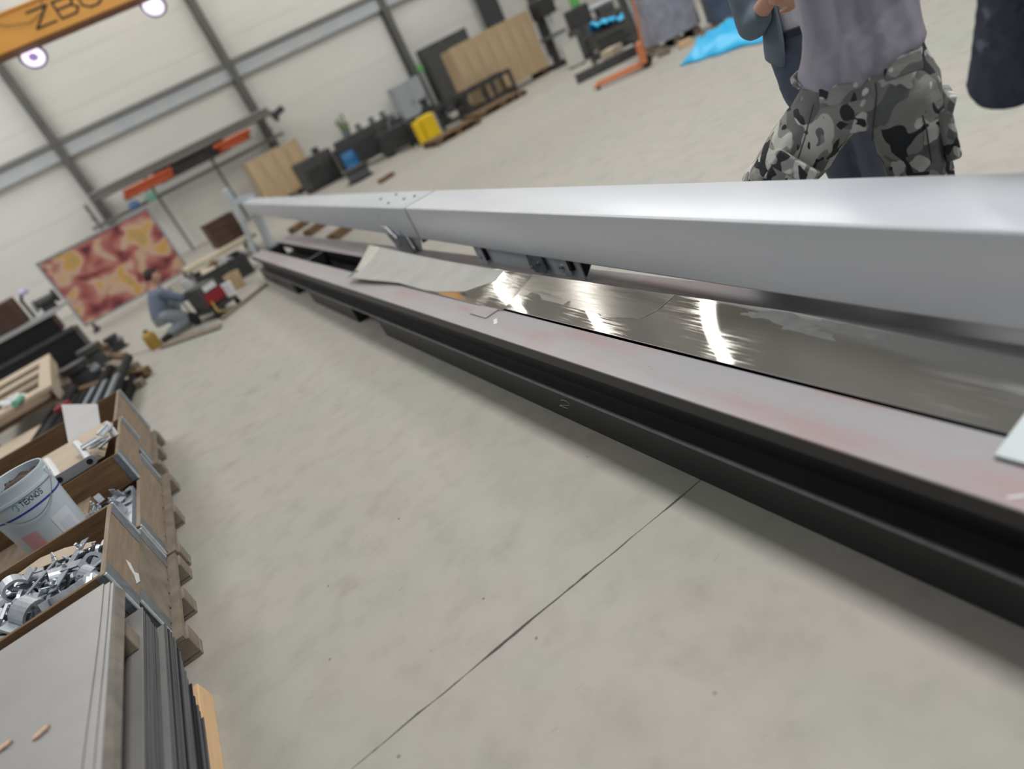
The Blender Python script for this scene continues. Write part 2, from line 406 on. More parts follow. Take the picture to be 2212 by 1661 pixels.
for a, b in ((YA, 5.3), (6.05, 7.75), (8.6, YB)):
    ybox('base_beam', 0.0, 0.012, 0.0, 0.160, a, b, M_blackg, 0.002)
    ybox('base_beam', 0.64, 0.655, 0.0, 0.160, a, b, M_blackg, 0.002)
    for y in (a + 0.006, b - 0.006): ybox('stiffener', 0.012, 0.64, 0.0, 0.158, y - 0.005, y + 0.005, M_blackg)
# chalk curl and scuffs on the base beam, white marks on the plate
g = G(); 
P = [(-0.0035, 2.62, .118), (-0.0035, 2.60, .128), (-0.0035, 2.565, .131), (-0.0035, 2.545, .122), (-0.0035, 2.56, .108), (-0.0035, 2.60, .096), (-0.0035, 2.64, .086), (-0.0035, 2.66, .078), (-0.0035, 2.62, .079), (-0.0035, 2.585, .083)]
g.tube(P, 0.0012, 4); g.build('chalk_mark', M_grey, TB)
g = G().bar((0.085, 3.18, .3905), (0.118, 3.24, .3905), 0.02, 0.001); g.build('chalk_mark', M_white, TB)
for i in range(9):
    y = 2.05 - 0.035 * i + random.uniform(-.01, .01); x = .10 - i * .004
    G().bar((x, y, .3905), (x + random.uniform(.004, .016), y + random.uniform(-.004, .004), .3905), 0.003, 0.001).build('scratch_mark', M_grey, TB)
for i in range(6):
    y = 1.66 - 0.03 * i; x = .08 + i * .001
    G().bar((x, y, .3905), (x + random.uniform(.002, .01), y + .01, .3905), 0.003, 0.001).build('scratch_mark', M_grey, TB)
G().bar((0.02, 0.72, .3905), (0.075, 0.66, .3905), 0.006, 0.001).build('chalk_mark', M_white, TB)

# polished sheets with a torn strip of protective film
def polished():
    m = bpy.data.materials.new('polished_sheet'); m.use_nodes = True; nt = m.node_tree; N = nt.nodes; L = nt.links
    b = N['Principled BSDF']; b.inputs['Base Color'].default_value = lin((214, 213, 210)); b.inputs['Metallic'].default_value = 0.9
    tc = N.new('ShaderNodeTexCoord'); mp = N.new('ShaderNodeMapping'); mp.inputs['Scale'].default_value = (34, 0.7, 1); L.new(tc.outputs['Object'], mp.inputs[0])
    n = N.new('ShaderNodeTexNoise'); n.inputs['Scale'].default_value = 4; n.inputs['Detail'].default_value = 8; n.inputs['Roughness'].default_value = 0.7; L.new(mp.outputs[0], n.inputs['Vector'])
    n2 = N.new('ShaderNodeTexNoise'); n2.inputs['Scale'].default_value = 3.0; n2.inputs['Detail'].default_value = 4; L.new(tc.outputs['Object'], n2.inputs['Vector'])
    mu = N.new('ShaderNodeMath'); mu.operation = 'MULTIPLY'; L.new(n.outputs['Fac'], mu.inputs[0]); L.new(n2.outputs['Fac'], mu.inputs[1])
    r = N.new('ShaderNodeValToRGB'); r.color_ramp.elements[0].position = 0.22; r.color_ramp.elements[1].position = 0.42
    r.color_ramp.elements[0].color = (.015, .015, .015, 1); r.color_ramp.elements[1].color = (.20, .20, .20, 1)
    L.new(mu.outputs[0], r.inputs[0]); L.new(r.outputs[0], b.inputs['Roughness'])
    bp = N.new('ShaderNodeBump'); bp.inputs['Strength'].default_value = 0.008; bp.inputs['Distance'].default_value = 0.004
    L.new(n.outputs['Fac'], bp.inputs['Height']); L.new(bp.outputs[0], b.inputs['Normal'])
    return m
M_pol = polished()
M_film = mat('film_strip', (190, 189, 187), 0.13, 0.9, var=(174, 173, 170), scale=3, stretch=(30, 0.7, 1), amt=1.3, bump=0.02, bscale=10, rvar=0.2)
M_film2 = mat('blur_film', (196, 198, 196), 0.48, 0.45, var=(172, 174, 172), scale=5, amt=1.3)  # rough film added on the far sheet to blur reflections
def tw(x, y, z): return Vector((1.085 + x * math.cos(.017) - y * math.sin(.017), x * math.sin(.017) + y * math.cos(.017), z))
def wavy_sheet(name, xe, y0, y1, zf, th, m, ny=120, nx=14, label=None, cat=None):
    """thin sheet over the bench; xe(y) gives its near and far edge, zf the height"""
    g = G(); V = []; F = []
    for lay in (0, 1):
        for j in range(ny + 1):
            y = y0 + (y1 - y0) * j / ny; a, b, sk = xe(y)
            for i in range(nx + 1):
                x = a + (b - a) * i / nx
                V.append(tw(x, y + sk * i / nx, zf(x, y + sk * i / nx) + (th if lay else 0)))
    k = (ny + 1) * (nx + 1); w_ = nx + 1
    for j in range(ny):
        for i in range(nx):
            a = j * w_ + i
            F += [(a + k, a + 1 + k, a + w_ + 1 + k, a + w_ + k), (a + w_, a + w_ + 1, a + 1, a)]
        a = j * w_; F.append((a, a + k, a + w_ + k, a + w_)); a = j * w_ + nx; F.append((a + w_, a + w_ + k, a + k, a))
    for i in range(nx):
        F.append((i, i + 1, i + 1 + k, i + k)); a = ny * w_ + i; F.append((a + 1, a, a + k, a + 1 + k))
    g.add(V, F)
    o = g.build(name, m, fix=False)
    for p in o.data.polygons: p.use_smooth = True
    o.data.set_sharp_from_angle(angle=math.radians(50))
    if label: tag(o, label, cat)
    return o
def zA(x, y):
    d = max(0.0, x - .2)
    return 0.399 + 0.17 * d + 0.60 * d * d
def zB(x, y):
    d = max(0.0, x - .185); t = min(1.0, max(0.0, (y - 3.2) / 2.8))
    return 0.3915 + (0.16 + .06 * t) * d + 0.62 * d * d * (1 - .3 * t) + 0.004 * t * math.sin(t * 7.0 + x * 4.0) + 0.055 * t * t
SA = wavy_sheet('polished_sheet', lambda y: (.20, .432, 0.0), -1.0, 3.27, zA, 0.003, M_pol, label='long mirror polished metal sheet lying on the near half of the bench', cat='sheet')
SB = wavy_sheet('polished_sheet', lambda y: (.185 - .12 * max(0, (y - 4.9) / .9), .430, 0.30 * max(0, (y - 4.8) / 1.0)), 3.275, 5.80, zB, 0.003, M_pol, label='wavy polished metal sheet on the far half of the bench, end curling up', cat='sheet')
def strip(par, ys, xn, xf, zf, m):
    nx = 8; g = G(); V = []; F = []
    for y, a, b in zip(ys, xn, xf):
        for i in range(nx + 1):
            x = a + (b - a) * i / nx
            V.append(tw(x, y, zf(x, y) + 0.0036) - Vector(par.location))
    for j in range(len(ys) - 1):
        for i in range(nx):
            a = j * (nx + 1) + i; F.append((a, a + 1, a + nx + 2, a + nx + 1))
    g.add(V, F); o = g.build('film_strip', m, par, fix=False)
    for p in o.data.polygons: p.use_smooth = True
    return o
ys = [2.14, 2.18, 2.24, 2.28, 2.40, 2.47, 2.50, 2.60, 2.70, 2.755, 2.765, 2.79, 2.80, 2.90, 3.02, 3.05, 3.10, 3.15, 3.18, 3.26]
xn = [.43, .35, .30, .30, .282, .276, .290, .288, .290, .292, .318, .322, .295, .298, .300, .322, .330, .332, .304, .300]
strip(SA, ys, xn, [0.431] * len(ys), zA, M_film)
ys = [3.6, 3.85, 4.2, 4.4, 4.6, 4.8, 5.0, 5.2, 5.4, 5.6, 5.78]
strip(SB, ys, [.36, .25, .195, .188, .188, .188, .187 - .12 * .1 / .9, .187 - .12 * .3 / .9, .187 - .12 * .5 / .9, .187 - .12 * .7 / .9, .187 - .12 * .88 / .9], [.429] * 11, zB, M_film2)  # added patch, blurs the orange girder mirrored in the far sheet
def smear(par, pts, zf, m):
    g = G(); c = (sum(p[0] for p in pts) / len(pts), sum(p[1] for p in pts) / len(pts)); P = [c] + pts
    V = [tw(x, y, zf(x, y) + .0034) - Vector(par.location) for x, y in P]; n_ = len(pts)
    g.add(V, [(0, 1 + i, 1 + (i + 1) % n_) for i in range(n_)]); return g.build('film_residue', m, par, fix=False)
M_res = mat('film_residue', (204, 206, 206), .5, .2, var=(180, 182, 182), scale=14)
for (x, y, lx, ly, sd) in ((.405, 1.60, .020, .10, 1), (.385, 1.52, .018, .07, 2), (.41, 1.40, .012, .06, 3), (.375, 1.45, .014, .09, 4), (.40, 1.72, .010, .05, 5), (.395, 1.26, .012, .05, 6)):
    pts = []
    for k in range(18):
        a = 2 * PI * k / 18; q = 1 + .75 * noise.noise(Vector((math.cos(a) * 1.8 + sd * 7, math.sin(a) * 1.8, sd)))
        pts.append((min(.430, x + lx * q * math.cos(a)), y + ly * q * math.sin(a) + .4 * lx * math.cos(a)))
    smear(SA, pts, zA, M_res)
# steel offcut tucked under the corner of the sheets, pale plate at the near end
o = G().obox((1.1345 + .035, 3.42, 0.3942), (0.085, 0.20, 0.006), (0, 0, .017)).build('steel_offcut', M_plate, bevel=0.001); tag(o, 'small grey steel offcut on the bench at the joint of the two polished sheets', 'offcut')
g = G().hexa([(1.20, .35, .3945), (1.40, .35, .440), (1.385, .80, .440), (1.19, .80, .3945), (1.20, .35, .4035), (1.40, .35, .449), (1.385, .80, .449), (1.19, .80, .4035)])
o = g.build('pale_plate', mat('pale_plate', (196, 206, 208), 0.4, 0.1), bevel=0.002); tag(o, 'pale grey flat plate lying across the near end of the polished sheet', 'plate')

# ------------------------------------------------------------------ the long box beam over the bench
BX = 1.451; BT = -0.0257
BM = thing('box_beam', 'long pale grey painted box beam spanning above the bench', 'beam', (BX, 0, 0), BT)
YS = 5.21; ZT = 0.797; ZB = 0.532; BW = 0.292
def bprof(x0, x1, z0, z1, r=0.012):
    P = []
    for cx, cz, a0 in ((x1 - r, z1 - r, 0), (x0 + r, z1 - r, PI / 2), (x0 + r, z0 + r, PI), (x1 - r, z0 + r, 1.5 * PI)):
        for k in range(4): a = a0 + k * PI / 6; P.append((cx + r * math.cos(a), cz + r * math.sin(a)))
    return P
G().prism(bprof(0, BW, ZB, ZT), -1.2, YS - 0.014).build('near_section', M_beam, BM, smooth=True)
G().prism(bprof(0.006, BW - .006, ZB + .006, ZT - .006), YS - 0.03, YS + 0.04).build('seam_gasket', mat('seam_grey', (92, 98, 110), 0.5), BM)
# far section: tapering towards the stand
e0 = bprof(0, BW, ZB, ZT); e1 = [(-0.30 + (p[0]) * 0.76, 0.93 + (p[1] - ZT) * 0.76) for p in e0]
n = len(e0); g = G()
YE = 14.0
g.add([(p[0], YS + 0.014, p[1]) for p in e0] + [(p[0], YE, p[1]) for p in e1], [tuple(range(n - 1, -1, -1)), tuple(range(n, 2 * n))] + [(i, (i + 1) % n, n + (i + 1) % n, n + i) for i in range(n)])
g.build('far_section', M_beamf, BM, smooth=True)
# small screws on the near end of the far section
for x, y in ((.05, 5.75), (.13, 5.55), (.18, 5.42), (.11, 6.15), (.20, 5.95)):
    G().lathe([(0.0, 0), (0.013, 0.0), (0.013, 0.006), (0.008, 0.010), (0.0, 0.010)], (x - .02 * (y - 5) / 9, y, ZT + .001 + .0151 * (y - YS)), 8, cap=False).build('screw', M_galvd, BM)
def bolt_x(name, y, z, r=0.014, x=-0.014, m=M_steel, par=BM):
    g = G(); g.tube([(x - 0.004, y, z), (x + 0.012, y, z)], r, 6); g.tube([(x - 0.014, y, z), (x + 0.008, y, z)], r * 0.5, 8)
    return g.build(name, m, par)
# lock plate, bolts and bent handle at the seam
poly = [(6.30, .60), (5.95, .66), (5.62, .60), (5.56, .545), (5.52, .395), (5.70, .393), (5.93, .393), (6.08, .535)]
G().prism([(y, z) for y, z in poly], -0.014, -0.002, ax=(1, 2, 0)).build('lock_plate', M_galvd, BM, bevel=0.002)
G().prism([(5.66, ZB), (5.36, ZB), (5.34, .52), (5.47, .393), (5.60, .393), (5.64, .46)], 0.03, 0.045, ax=(1, 2, 0)).build('hinge_plate', M_galv, BM, bevel=0.002)
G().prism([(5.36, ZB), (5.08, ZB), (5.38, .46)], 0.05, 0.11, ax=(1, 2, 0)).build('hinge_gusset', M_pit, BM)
for y, z in ((6.24, .742), (5.95, .739), (6.22, .637), (5.81, .455)): bolt_x('lock_bolt', y, z, 0.018)
G().tube([(-0.03, 6.08, .634), (-0.034, 5.96, .630), (-0.034, 5.86, .622), (-0.034, 5.79, .572), (-0.034, 5.72, .53)], 0.009, 8).build('lock_handle', M_steel, BM, smooth=True)
# clamp track hanging under the beam
G().prism([(0.046, ZB), (0.046, .515), (0.048, .402), (0.054, .402), (0.19, ZB)], 2.965, 4.13).build('clamp_track', M_beamf, BM)
G().prism([(0.056, ZB - .006), (0.058, .418), (0.170, ZB - .006)], 2.958, 2.98).build('track_opening_shade', M_pit, BM)  # dark wedge painted as the shaded hollow of the track
def clamp(y, zb):
    G().box((0.030, y - 0.06, zb), (0.042, y + 0.07, ZB)).build('clamp_strip', M_galv, BM, bevel=0.002)
    G().box((0.026, y - 0.092, zb + .03), (0.045, y - 0.062, ZB - .002)).build('clamp_slit_shade', M_pit, BM)  # dark block stands for the shade in the slit
    bolt_x('clamp_bolt', y + 0.01, zb + .045, 0.012, 0.026)
clamp(4.19, .396); clamp(3.11, .43)
G().prism([(3.485, ZB), (3.31, ZB), (3.30, .44), (3.33, .415), (3.45, .41), (3.495, .45)], 0.022, 0.032, ax=(1, 2, 0)).build('clamp_cover', M_galvd, BM, bevel=0.003)
for y, z in ((3.455, .445), (3.36, .478)): bolt_x('cover_bolt', y, z, 0.013, 0.020)
# portal stand at the far end
def bl(x, y, z): # world -> beam local
    c, s_ = math.cos(-BT), math.sin(-BT); dx = x - BX; return (c * dx - s_ * y, s_ * dx + c * y, z)
g = G()
def leg(x0, x1, w_, z1):
    a = [bl(x0, 13.9, 0), bl(x0 + w_, 13.9, 0), bl(x0 + w_, 14.1, 0), bl(x0, 14.1, 0), bl(x1, 13.9, z1), bl(x1 + w_, 13.9, z1), bl(x1 + w_, 14.1, z1), bl(x1, 14.1, z1)]
    return G().hexa(a).build('stand_leg', M_beamf, BM, bevel=0.004)
leg(1.22, 1.40, 0.07, 1.06); leg(1.50, 1.62, 0.16, 0.96)
a = [bl(1.36, 13.92, .93), bl(1.80, 13.92, .93), bl(1.80, 14.15, .93), bl(1.36, 14.15, .93), bl(1.36, 13.92, 1.06), bl(1.80, 13.92, .98), bl(1.80, 14.15, .98), bl(1.36, 14.15, 1.06)]
G().hexa(a).build('stand_head', M_beamf, BM, bevel=0.004)
G().box((-0.46, 13.9, 1.05), (-0.34, 14.1, 1.26)).build('stand_knob', M_beamf, BM, bevel=0.02)
a = [bl(1.18, 13.85, 0), bl(1.75, 13.85, 0), bl(1.75, 14.2, 0), bl(1.18, 14.2, 0), bl(1.18, 13.85, .02), bl(1.75, 13.85, .02), bl(1.75, 14.2, .02), bl(1.18, 14.2, .02)]
G().hexa(a).build('stand_foot', M_galvd, BM)

# ------------------------------------------------------------------ left: pallets, sheet packs, timber collars
def pallet(name, label, x0, x1, y0, y1, h=0.15, mats=None, nb=6, group=None):
    """boards run along x; blocks at three rows"""
    ma = mats or M_wooddirty
    t = thing(name, label, 'pallet', ((x0 + x1) / 2, (y0 + y1) / 2, 0), 0, group)
    lx, ly = (x1 - x0) / 2, (y1 - y0) / 2
    bw = 2 * ly / nb
    for k in range(nb):
        y = -ly + bw * (k + .5) + random.uniform(-.004, .004)
        G().box((-lx + random.uniform(0, .008), y - bw * .41, h - .024), (lx - .045 - random.uniform(0, .008), y + bw * .41, h)).build('deck_board', ma, t, bevel=0.003)
    for sx in (-1, 0, 1):
        G().box((sx * (lx - .06) - .05, -ly, h - .046), (sx * (lx - .06) + .05, ly, h - .025)).build('stringer', ma, t)
        for sy in (-1, 0, 1):
            G().box((sx * (lx - .07) - .07, sy * (ly - .055) - .055, .022), (sx * (lx - .07) + .07, sy * (ly - .055) + .055, h - .047)).build('block', ma, t, bevel=0.004)
    for sy in (-1, 0, 1):
        G().box((-lx, sy * (ly - .055) - .05, 0), (lx, sy * (ly - .055) + .05, .021)).build('bottom_board', ma, t, bevel=0.003)
    return t
def collar(name, label, x0, x1, y0, y1, z0, z1, ma, mb, group=None, hinge=True):
    t = thing(name, label, 'crate', ((x0 + x1) / 2, (y0 + y1) / 2, z0), 0, group)
    a, b, h, k = (x1 - x0) / 2, (y1 - y0) / 2, z1 - z0, .02
    G().box((a - k, -b, 0), (a, b, h)).build('side_board', ma, t, bevel=0.002)
    G().box((-a, -b, 0), (-a + k, b, h)).build('side_board', ma, t, bevel=0.002)
    G().box((-a + k, -b, 0), (a - k, -b + k, h)).build('end_board', mb, t, bevel=0.002)
    G().box((-a + k, b - k, 0), (a - k, b, h)).build('end_board', mb, t, bevel=0.002)
    if hinge:
        for sx in (-1, 1):
            for sy in (-1, 1):
                g = G()
                g.box((sx * a - .0015 if sx > 0 else -a - .0025, sy * (b - .055) - .055, .004), (sx * a + .0025 if sx > 0 else -a + .0015, sy * (b - .055) + .055, h - .004))
                c = g.build('corner_hinge', M_galvd, t, bevel=0.001)
                G().box((sx * (a - .018) - .018, sy * b - .0025, .004), (sx * (a - .018) + .018, sy * b + .0025, h - .004)).build('corner_hinge', M_galvd, t, bevel=0.001)
                G().tube([(sx * a, sy * b, .004), (sx * a, sy * b, h - .004)], .008, 8).build('hinge_pin', M_galv, t)
    return t
XR = -0.81
p = pallet('wooden_pallet', 'wooden pallet under the stacked steel sheets, nearest in the left row', -2.02, XR - .03, 0.75, 2.45, 0.11, M_newwood, 8)
G().hexa([(.55, -.85, .0), (.632, -.85, .0), (.632, .96, .0), (.55, .96, .0), (.55, -.85, .085), (.622, -.85, .085), (.622, .96, .085), (.55, .96, .085)]).build('bearer', M_newwood, p, bevel=.004)
def sheet(x0, x1, y0, y1, z0, z1, m, label, group, skew=0.0):
    g = G().hexa([(x0, y0, z0), (x1 + skew, y0, z0), (x1, y1, z0), (x0, y1, z0), (x0, y0, z1), (x1 + skew, y0, z1), (x1, y1, z1), (x0, y1, z1)])
    return tag(g.build('steel_sheet', m), label, 'sheet', group)
L3 = 'grey steel sheet in the lowest pack of the front pile'
L2 = 'grey steel sheet in the middle pack between the wooden spacers'
z = 0.112
for k in range(20):
    th = random.choice([.005, .006, .007, .0075, .006]); m = random.choice([M_sheetk, M_sheetk, M_sheetl, M_sheetd, M_sheetk])
    f = k / 19.0
    yf = 2.30 + 0.46 * min(1, f * 1.35) + random.uniform(-.01, .01)
    sheet(-2.0, XR + 0.020 - 0.022 * f + random.uniform(-.005, .005), 0.8, yf, z, z + th, m if k < 19 else M_sheett, L3, 'steel sheets of the lowest pack', random.uniform(-.004, .004))
    z += th + random.choice([.0004, .0005, .0028, .0006])
zc = z
def spacer(y, z0, z1, label):
    o = G().box((-2.0, y - .045, z0), (XR - .028, y + .045, z1)).build('wooden_spacer', M_wooddirty, bevel=0.004); tag(o, label, 'spacer', None)
zs = 0.298
spacer(2.60, zc + .0005, zs - .0005, 'wooden spacer at the far end under the middle pack of sheets'); spacer(1.2, zc + .0005, zs - .0005, 'wooden spacer at the near end under the middle pack of sheets')
z = zs
for k in range(14):
    th = random.choice([.0048, .0056, .0064]); m = random.choice([M_sheetk, M_sheetk, M_sheetl, M_sheetk])
    f = k / 13.0
    yf = 2.70 + .06 * f + random.uniform(-.004, .004)
    sheet(-2.0, XR - .016 - .004 * f + random.uniform(-.003, .003), 0.8, yf, z, z + th, m if k < 13 else M_sheett, L2, 'steel sheets of the middle pack', random.uniform(-.003, .003))
    z += th + .0005
zb = z; za = .510
spacer(2.52, zb + .0005, za - .0005, 'wooden spacer at the far end under the topmost board'); spacer(1.2, zb + .0005, za - .0005, 'wooden spacer at the near end under the topmost board')
o = G().hexa([(-2.0, .8, za), (XR + .014, .8, za), (XR + .004, 2.68, za), (-2.0, 2.72, za), (-2.0, .8, za + .052), (XR - .004, .8, za + .052), (XR - .002, 2.66, za + .052), (-2.0, 2.72, za + .052)]).build('thick_board', M_fibre, bevel=0.002)
tag(o, 'thick weathered grey board under the top sheets of the front pile', 'board')
zt = za + .0525
for k, (dx, dy) in enumerate(((-.004, -.012), (-.012, .0), (-.030, .008))):
    g = G(); n_ = 24; V = []
    for i in range(n_ + 1):
        y = .8 + (2.69 + dy - .8) * i / n_; bow = (0.010 + .028 * (1 - i / n_)) * k * .45
        V.append((y, XR + dx - bow * .8 + .0015 * k * math.sin(i * .4)))
    P = [(x, y, zt + .0042 * k) for y, x in V] + [(-2.0, 2.72, zt + .0042 * k), (-2.0, .8, zt + .0042 * k)]
    Q = [(a, b, c + .0038) for a, b, c in P]; N_ = len(P)
    g.add(P + Q, [tuple(range(N_ - 1, -1, -1)), tuple(range(N_, 2 * N_))] + [(i, (i + 1) % N_, N_ + (i + 1) % N_, N_ + i) for i in range(N_)])
    o = g.build('steel_sheet', M_sheett, fix=True)
    tag(o, ['pale steel sheet lying directly on the thick weathered board', 'second steel sheet on the thick board, under the topmost one', 'topmost smooth grey steel sheet of the front pile with wood chips on it'][k], 'sheet')
zt2 = zt + .0042 * 2 + .0039
M_chip = mat('chip_wood', (224, 200, 178), .7, var=(170, 130, 104), scale=40)
def chip(x, y, a, l, m, label):
    g = G(); P = [(-l, -.008, 0), (-l * .3, -.014, 0), (l * .7, -.010, 0), (l, .004, 0), (l * .4, .013, 0), (-l * .6, .008, 0)]
    P = [(px + random.uniform(-.003, .003), py, 0) for px, py, _ in P]
    g.prism([(px, py) for px, py, _ in P], 0, .006, ax=(0, 1, 2))
    o = o = g.build('wood_chip', M_chip); o.location = (x, y, zt2 + .001); o.rotation_euler = (0, random.uniform(-.06, 0), a); tag(o, label, 'wood chip')
chip(-0.992, 2.015, .15, .026, M_newwood, 'pale wood splinter in the middle of the topmost steel sheet')
chip(-1.105, 2.075, -.2, .024, M_newwood, 'pale wood chip near the left edge of the frame on the topmost sheet')

# crate of galvanised clamps
pallet('wooden_pallet', 'dirty wooden pallet under the crate of galvanised clamps', -2.02, XR + .0, 2.86, 3.66, 0.155)
collar('timber_collar', 'lower grey timber collar under the crate of clamps', -2.03, -.852, 2.875, 3.60, .156, .362, M_wooddirty, M_woodb)
collar('timber_collar', 'upper timber collar holding the heap of galvanised clamps', -2.02, -.85, 2.79, 3.515, .364, .572, M_woody, M_woodb)
o = G().box((-1.99, 2.82, .34), (-.875, 3.49, .361)).build('crate_floor', M_woodb); tag(o, 'wooden floor board inside the crate of clamps', 'board')
g = G().prism([(2.98, .385), (3.03, .40), (3.05, .43), (3.09, .455), (3.10, .43), (3.06, .40), (3.085, .375), (3.03, .365)], -.8495, -.848, ax=(1, 2, 0))
tag(g.build('paper_scrap', M_white), 'white torn paper scrap stuck on the clamp crate side', 'paper')
# clamp prototypes
def clamp_mesh():
    g = G(); n_ = 14; r0, r1, w_ = .026, .034, .020
    for i in range(n_):
        a0 = PI * (-.15 + 1.3 * i / n_); a1 = PI * (-.15 + 1.3 * (i + 1) / n_)
        P = []
        for yy in (-w_, w_):
            for a, r in ((a0, r0), (a1, r0), (a1, r1), (a0, r1)): P.append((r * math.cos(a), yy, r * math.sin(a)))
        g.hexa([P[0], P[1], P[2], P[3], P[4], P[5], P[6], P[7]])
    g.box((.024, -w_, -.016), (.058, w_, -.010)); g.box((-.058, -w_, -.016), (-.024, w_, -.010))
    return g
def bolt_mesh():
    g = G(); g.tube([(0, 0, 0), (0, 0, .008)], .011, 6); g.tube([(0, 0, .008), (0, 0, .075)], .0055, 8); g.tube([(0, 0, .05), (0, 0, .058)], .010, 6); return g
def plate_mesh():
    g = G(); g.box((-.055, -.016, -.003), (.055, .016, .003)); return g
def angle_mesh():
    g = G(); g.box((-.04, -.018, -.002), (.04, .018, .002)); g.box((.036, -.018, .002), (.04, .018, .045)); return g
def ring_mesh():
    g = G(); n_ = 14
    for i in range(n_):
        a0, a1 = 2 * PI * i / n_, 2 * PI * (i + 1) / n_
        q = lambda r, a, z_: ((r * (1.35 if math.cos(a) > .5 else 1)) * math.cos(a), r * math.sin(a), z_)
        g.hexa([q(.02, a0, -.006), q(.02, a1, -.006), q(.034, a1, -.006), q(.034, a0, -.006), q(.02, a0, .006), q(.02, a1, .006), q(.034, a1, .006), q(.034, a0, .006)])
    return g
KK = [('pipe_clamp', clamp_mesh().mesh('pipe_clamp', M_galv), 'galvanised half pipe clamp lying in the heap in the timber crate', 'clamp'),
      ('bolt', bolt_mesh().mesh('bolt', M_galv), 'galvanised bolt with nut lying in the heap in the timber crate', 'bolt'),
      ('flat_bracket', plate_mesh().mesh('flat_bracket', M_galvd), 'flat galvanised strip lying in the heap in the timber crate', 'bracket'),
      ('angle_bracket', angle_mesh().mesh('angle_bracket', M_galv), 'small galvanised angle bracket lying in the heap in the timber crate', 'bracket'),
      ('ring_clamp', ring_mesh().mesh('ring_clamp', M_galv), 'galvanised ring clamp lying in the heap in the timber crate', 'clamp')]
rc = random.Random(11)
for i in range(170):
    x = rc.uniform(-1.55, -.905); y = rc.uniform(2.86, 3.46)
    hgt = .41 + .11 * (1 - abs((y - 3.15) / .36) ** 2) * (0.55 + 0.45 * min(1, (-.87 - x) / .3)) - max(0, (y - 3.3)) * .2
    zz = max(.40, hgt * 1.0 + rc.uniform(-.035, .03))
    nm, me, lb, ct = KK[rc.choice([0, 0, 0, 1, 1, 2, 3, 3, 4])]
    o = instance(nm, me, (x, y, zz), (rc.uniform(-1.1, 1.1), rc.uniform(-1.1, 1.1), rc.uniform(0, 6.28)))
    sc_ = rc.uniform(.85, 1.35); o.scale = (sc_, sc_, sc_); tag(o, lb, ct, 'galvanised fittings heaped in the timber crate: ' + nm.replace('_', ' ') + 's')
# hero pieces on top of the heap
for nm, loc, rot, s_ in ((0, (-1.17, 2.93, .555), (.5, .3, .9), 1.7), (0, (-1.30, 3.0, .57), (-.4, .6, 2.4), 1.6), (0, (-1.04, 2.90, .535), (1.3, .2, .4), 1.4), (0, (-1.25, 3.2, .575), (.2, -.5, .2), 1.5)):
    o = instance(KK[nm][0], KK[nm][1], loc, rot); o.scale = (s_, s_, s_); tag(o, 'large galvanised half pipe clamp on top of the heap in the timber crate', 'clamp', 'large clamps on top of the heap')
for (a, b, w_) in (((-1.24, 3.24, .575), (-.99, 3.12, .545), .05), ((-1.09, 2.99, .55), (-.98, 3.34, .545), .035), ((-1.20, 3.05, .57), (-1.08, 3.22, .575), .02)):
    o = G().bar(a, b, w_, .006).build('flat_bar', M_galvd, bevel=.001); tag(o, 'long flat galvanised bar laid across the heap of clamps', 'bar', 'flat bars across the heap')
o = G().prism([(-1.33, 3.44), (-1.10, 3.30), (-.95, 3.22), (-.93, 3.25), (-1.02, 3.34), (-1.08, 3.40), (-1.2, 3.47)], .540, .544, ax=(0, 1, 2)).build('torn_cardboard', M_card); tag(o, 'torn cardboard flap inside the crate of clamps', 'cardboard')

# second crate with bucket, tubes and hinges
pallet('wooden_pallet', 'wooden pallet under the second crate, with the bucket above', -2.02, XR + .005, 3.70, 4.92, 0.15)
collar('timber_collar', 'lower timber collar of the second crate, profiles poking over its end', -2.03, -.85, 3.64, 4.80, .151, .362, M_woody, M_wooddirty)
collar('timber_collar', 'upper timber collar of the second crate, holding the cardboard', -2.02, -.85, 4.32, 5.12, .366, .556, M_woody, M_woodb)
o = G().box((-1.98, 3.68, .155), (-.88, 4.78, .30)).build('crate_filling', M_woodb); tag(o, 'wooden boards filling the lower collar of the second crate', 'boards')
pe = 0
for (x, y0_, y1_, z_) in ((-.905, 3.70, 4.26, .318), (-.955, 3.69, 4.26, .318), (-1.005, 3.70, 4.26, .318), (-.912, 3.70, 4.26, .352), (-.965, 3.70, 4.26, .352)):
    t = thing('steel_profile', 'galvanised square tube lying in the second crate, open end towards the clamps', 'profile', (x, (y0_ + y1_) / 2, z_), 0, 'galvanised tubes in the second crate')
    h = (y1_ - y0_) / 2; g = G()
    for lo, hi in (((-.022, -h, -.0155), (-.020, h, .0155)), ((.020, -h, -.0155), (.022, h, .0155)), ((-.02, -h, -.0155), (.02, h, -.0135)), ((-.02, -h, .0135), (.02, h, .0155))): g.box(lo, hi)
    g.build('tube_wall', M_galv, t); G().box((-.0195, -h + .02, -.013), (.0195, -h + .03, .013)).build('inside', M_pit, t)  # dark plug painted as the shaded bore of the tube
for i in range(26):
    x = rc.uniform(-1.08, -.90); y = rc.uniform(3.78, 4.24); nm, me, lb, ct = KK[rc.choice([1, 2, 3, 3])]
    o = instance(nm, me, (x, y, .378 + rc.uniform(0, .02)), (rc.uniform(-.5, .5), rc.uniform(-.5, .5), rc.uniform(0, 6))); tag(o, lb.replace('in the heap in the timber crate', 'on the square tubes of the second crate'), ct, 'fittings on the square tubes: ' + nm.replace('_', ' ') + 's')
o = G().box((-1.75, 3.69, .305), (-1.09, 4.28, .437)).build('packing_block', M_wood); tag(o, 'wooden packing block the white bucket stands on', 'block')
o = G().obox((-1.02, 3.655, .395), (.15, .06, .055), (0, 0, .1)).build('timber_batten', M_cream, bevel=.003); tag(o, 'pale timber batten end beside the bucket, behind the clamp crate', 'batten')
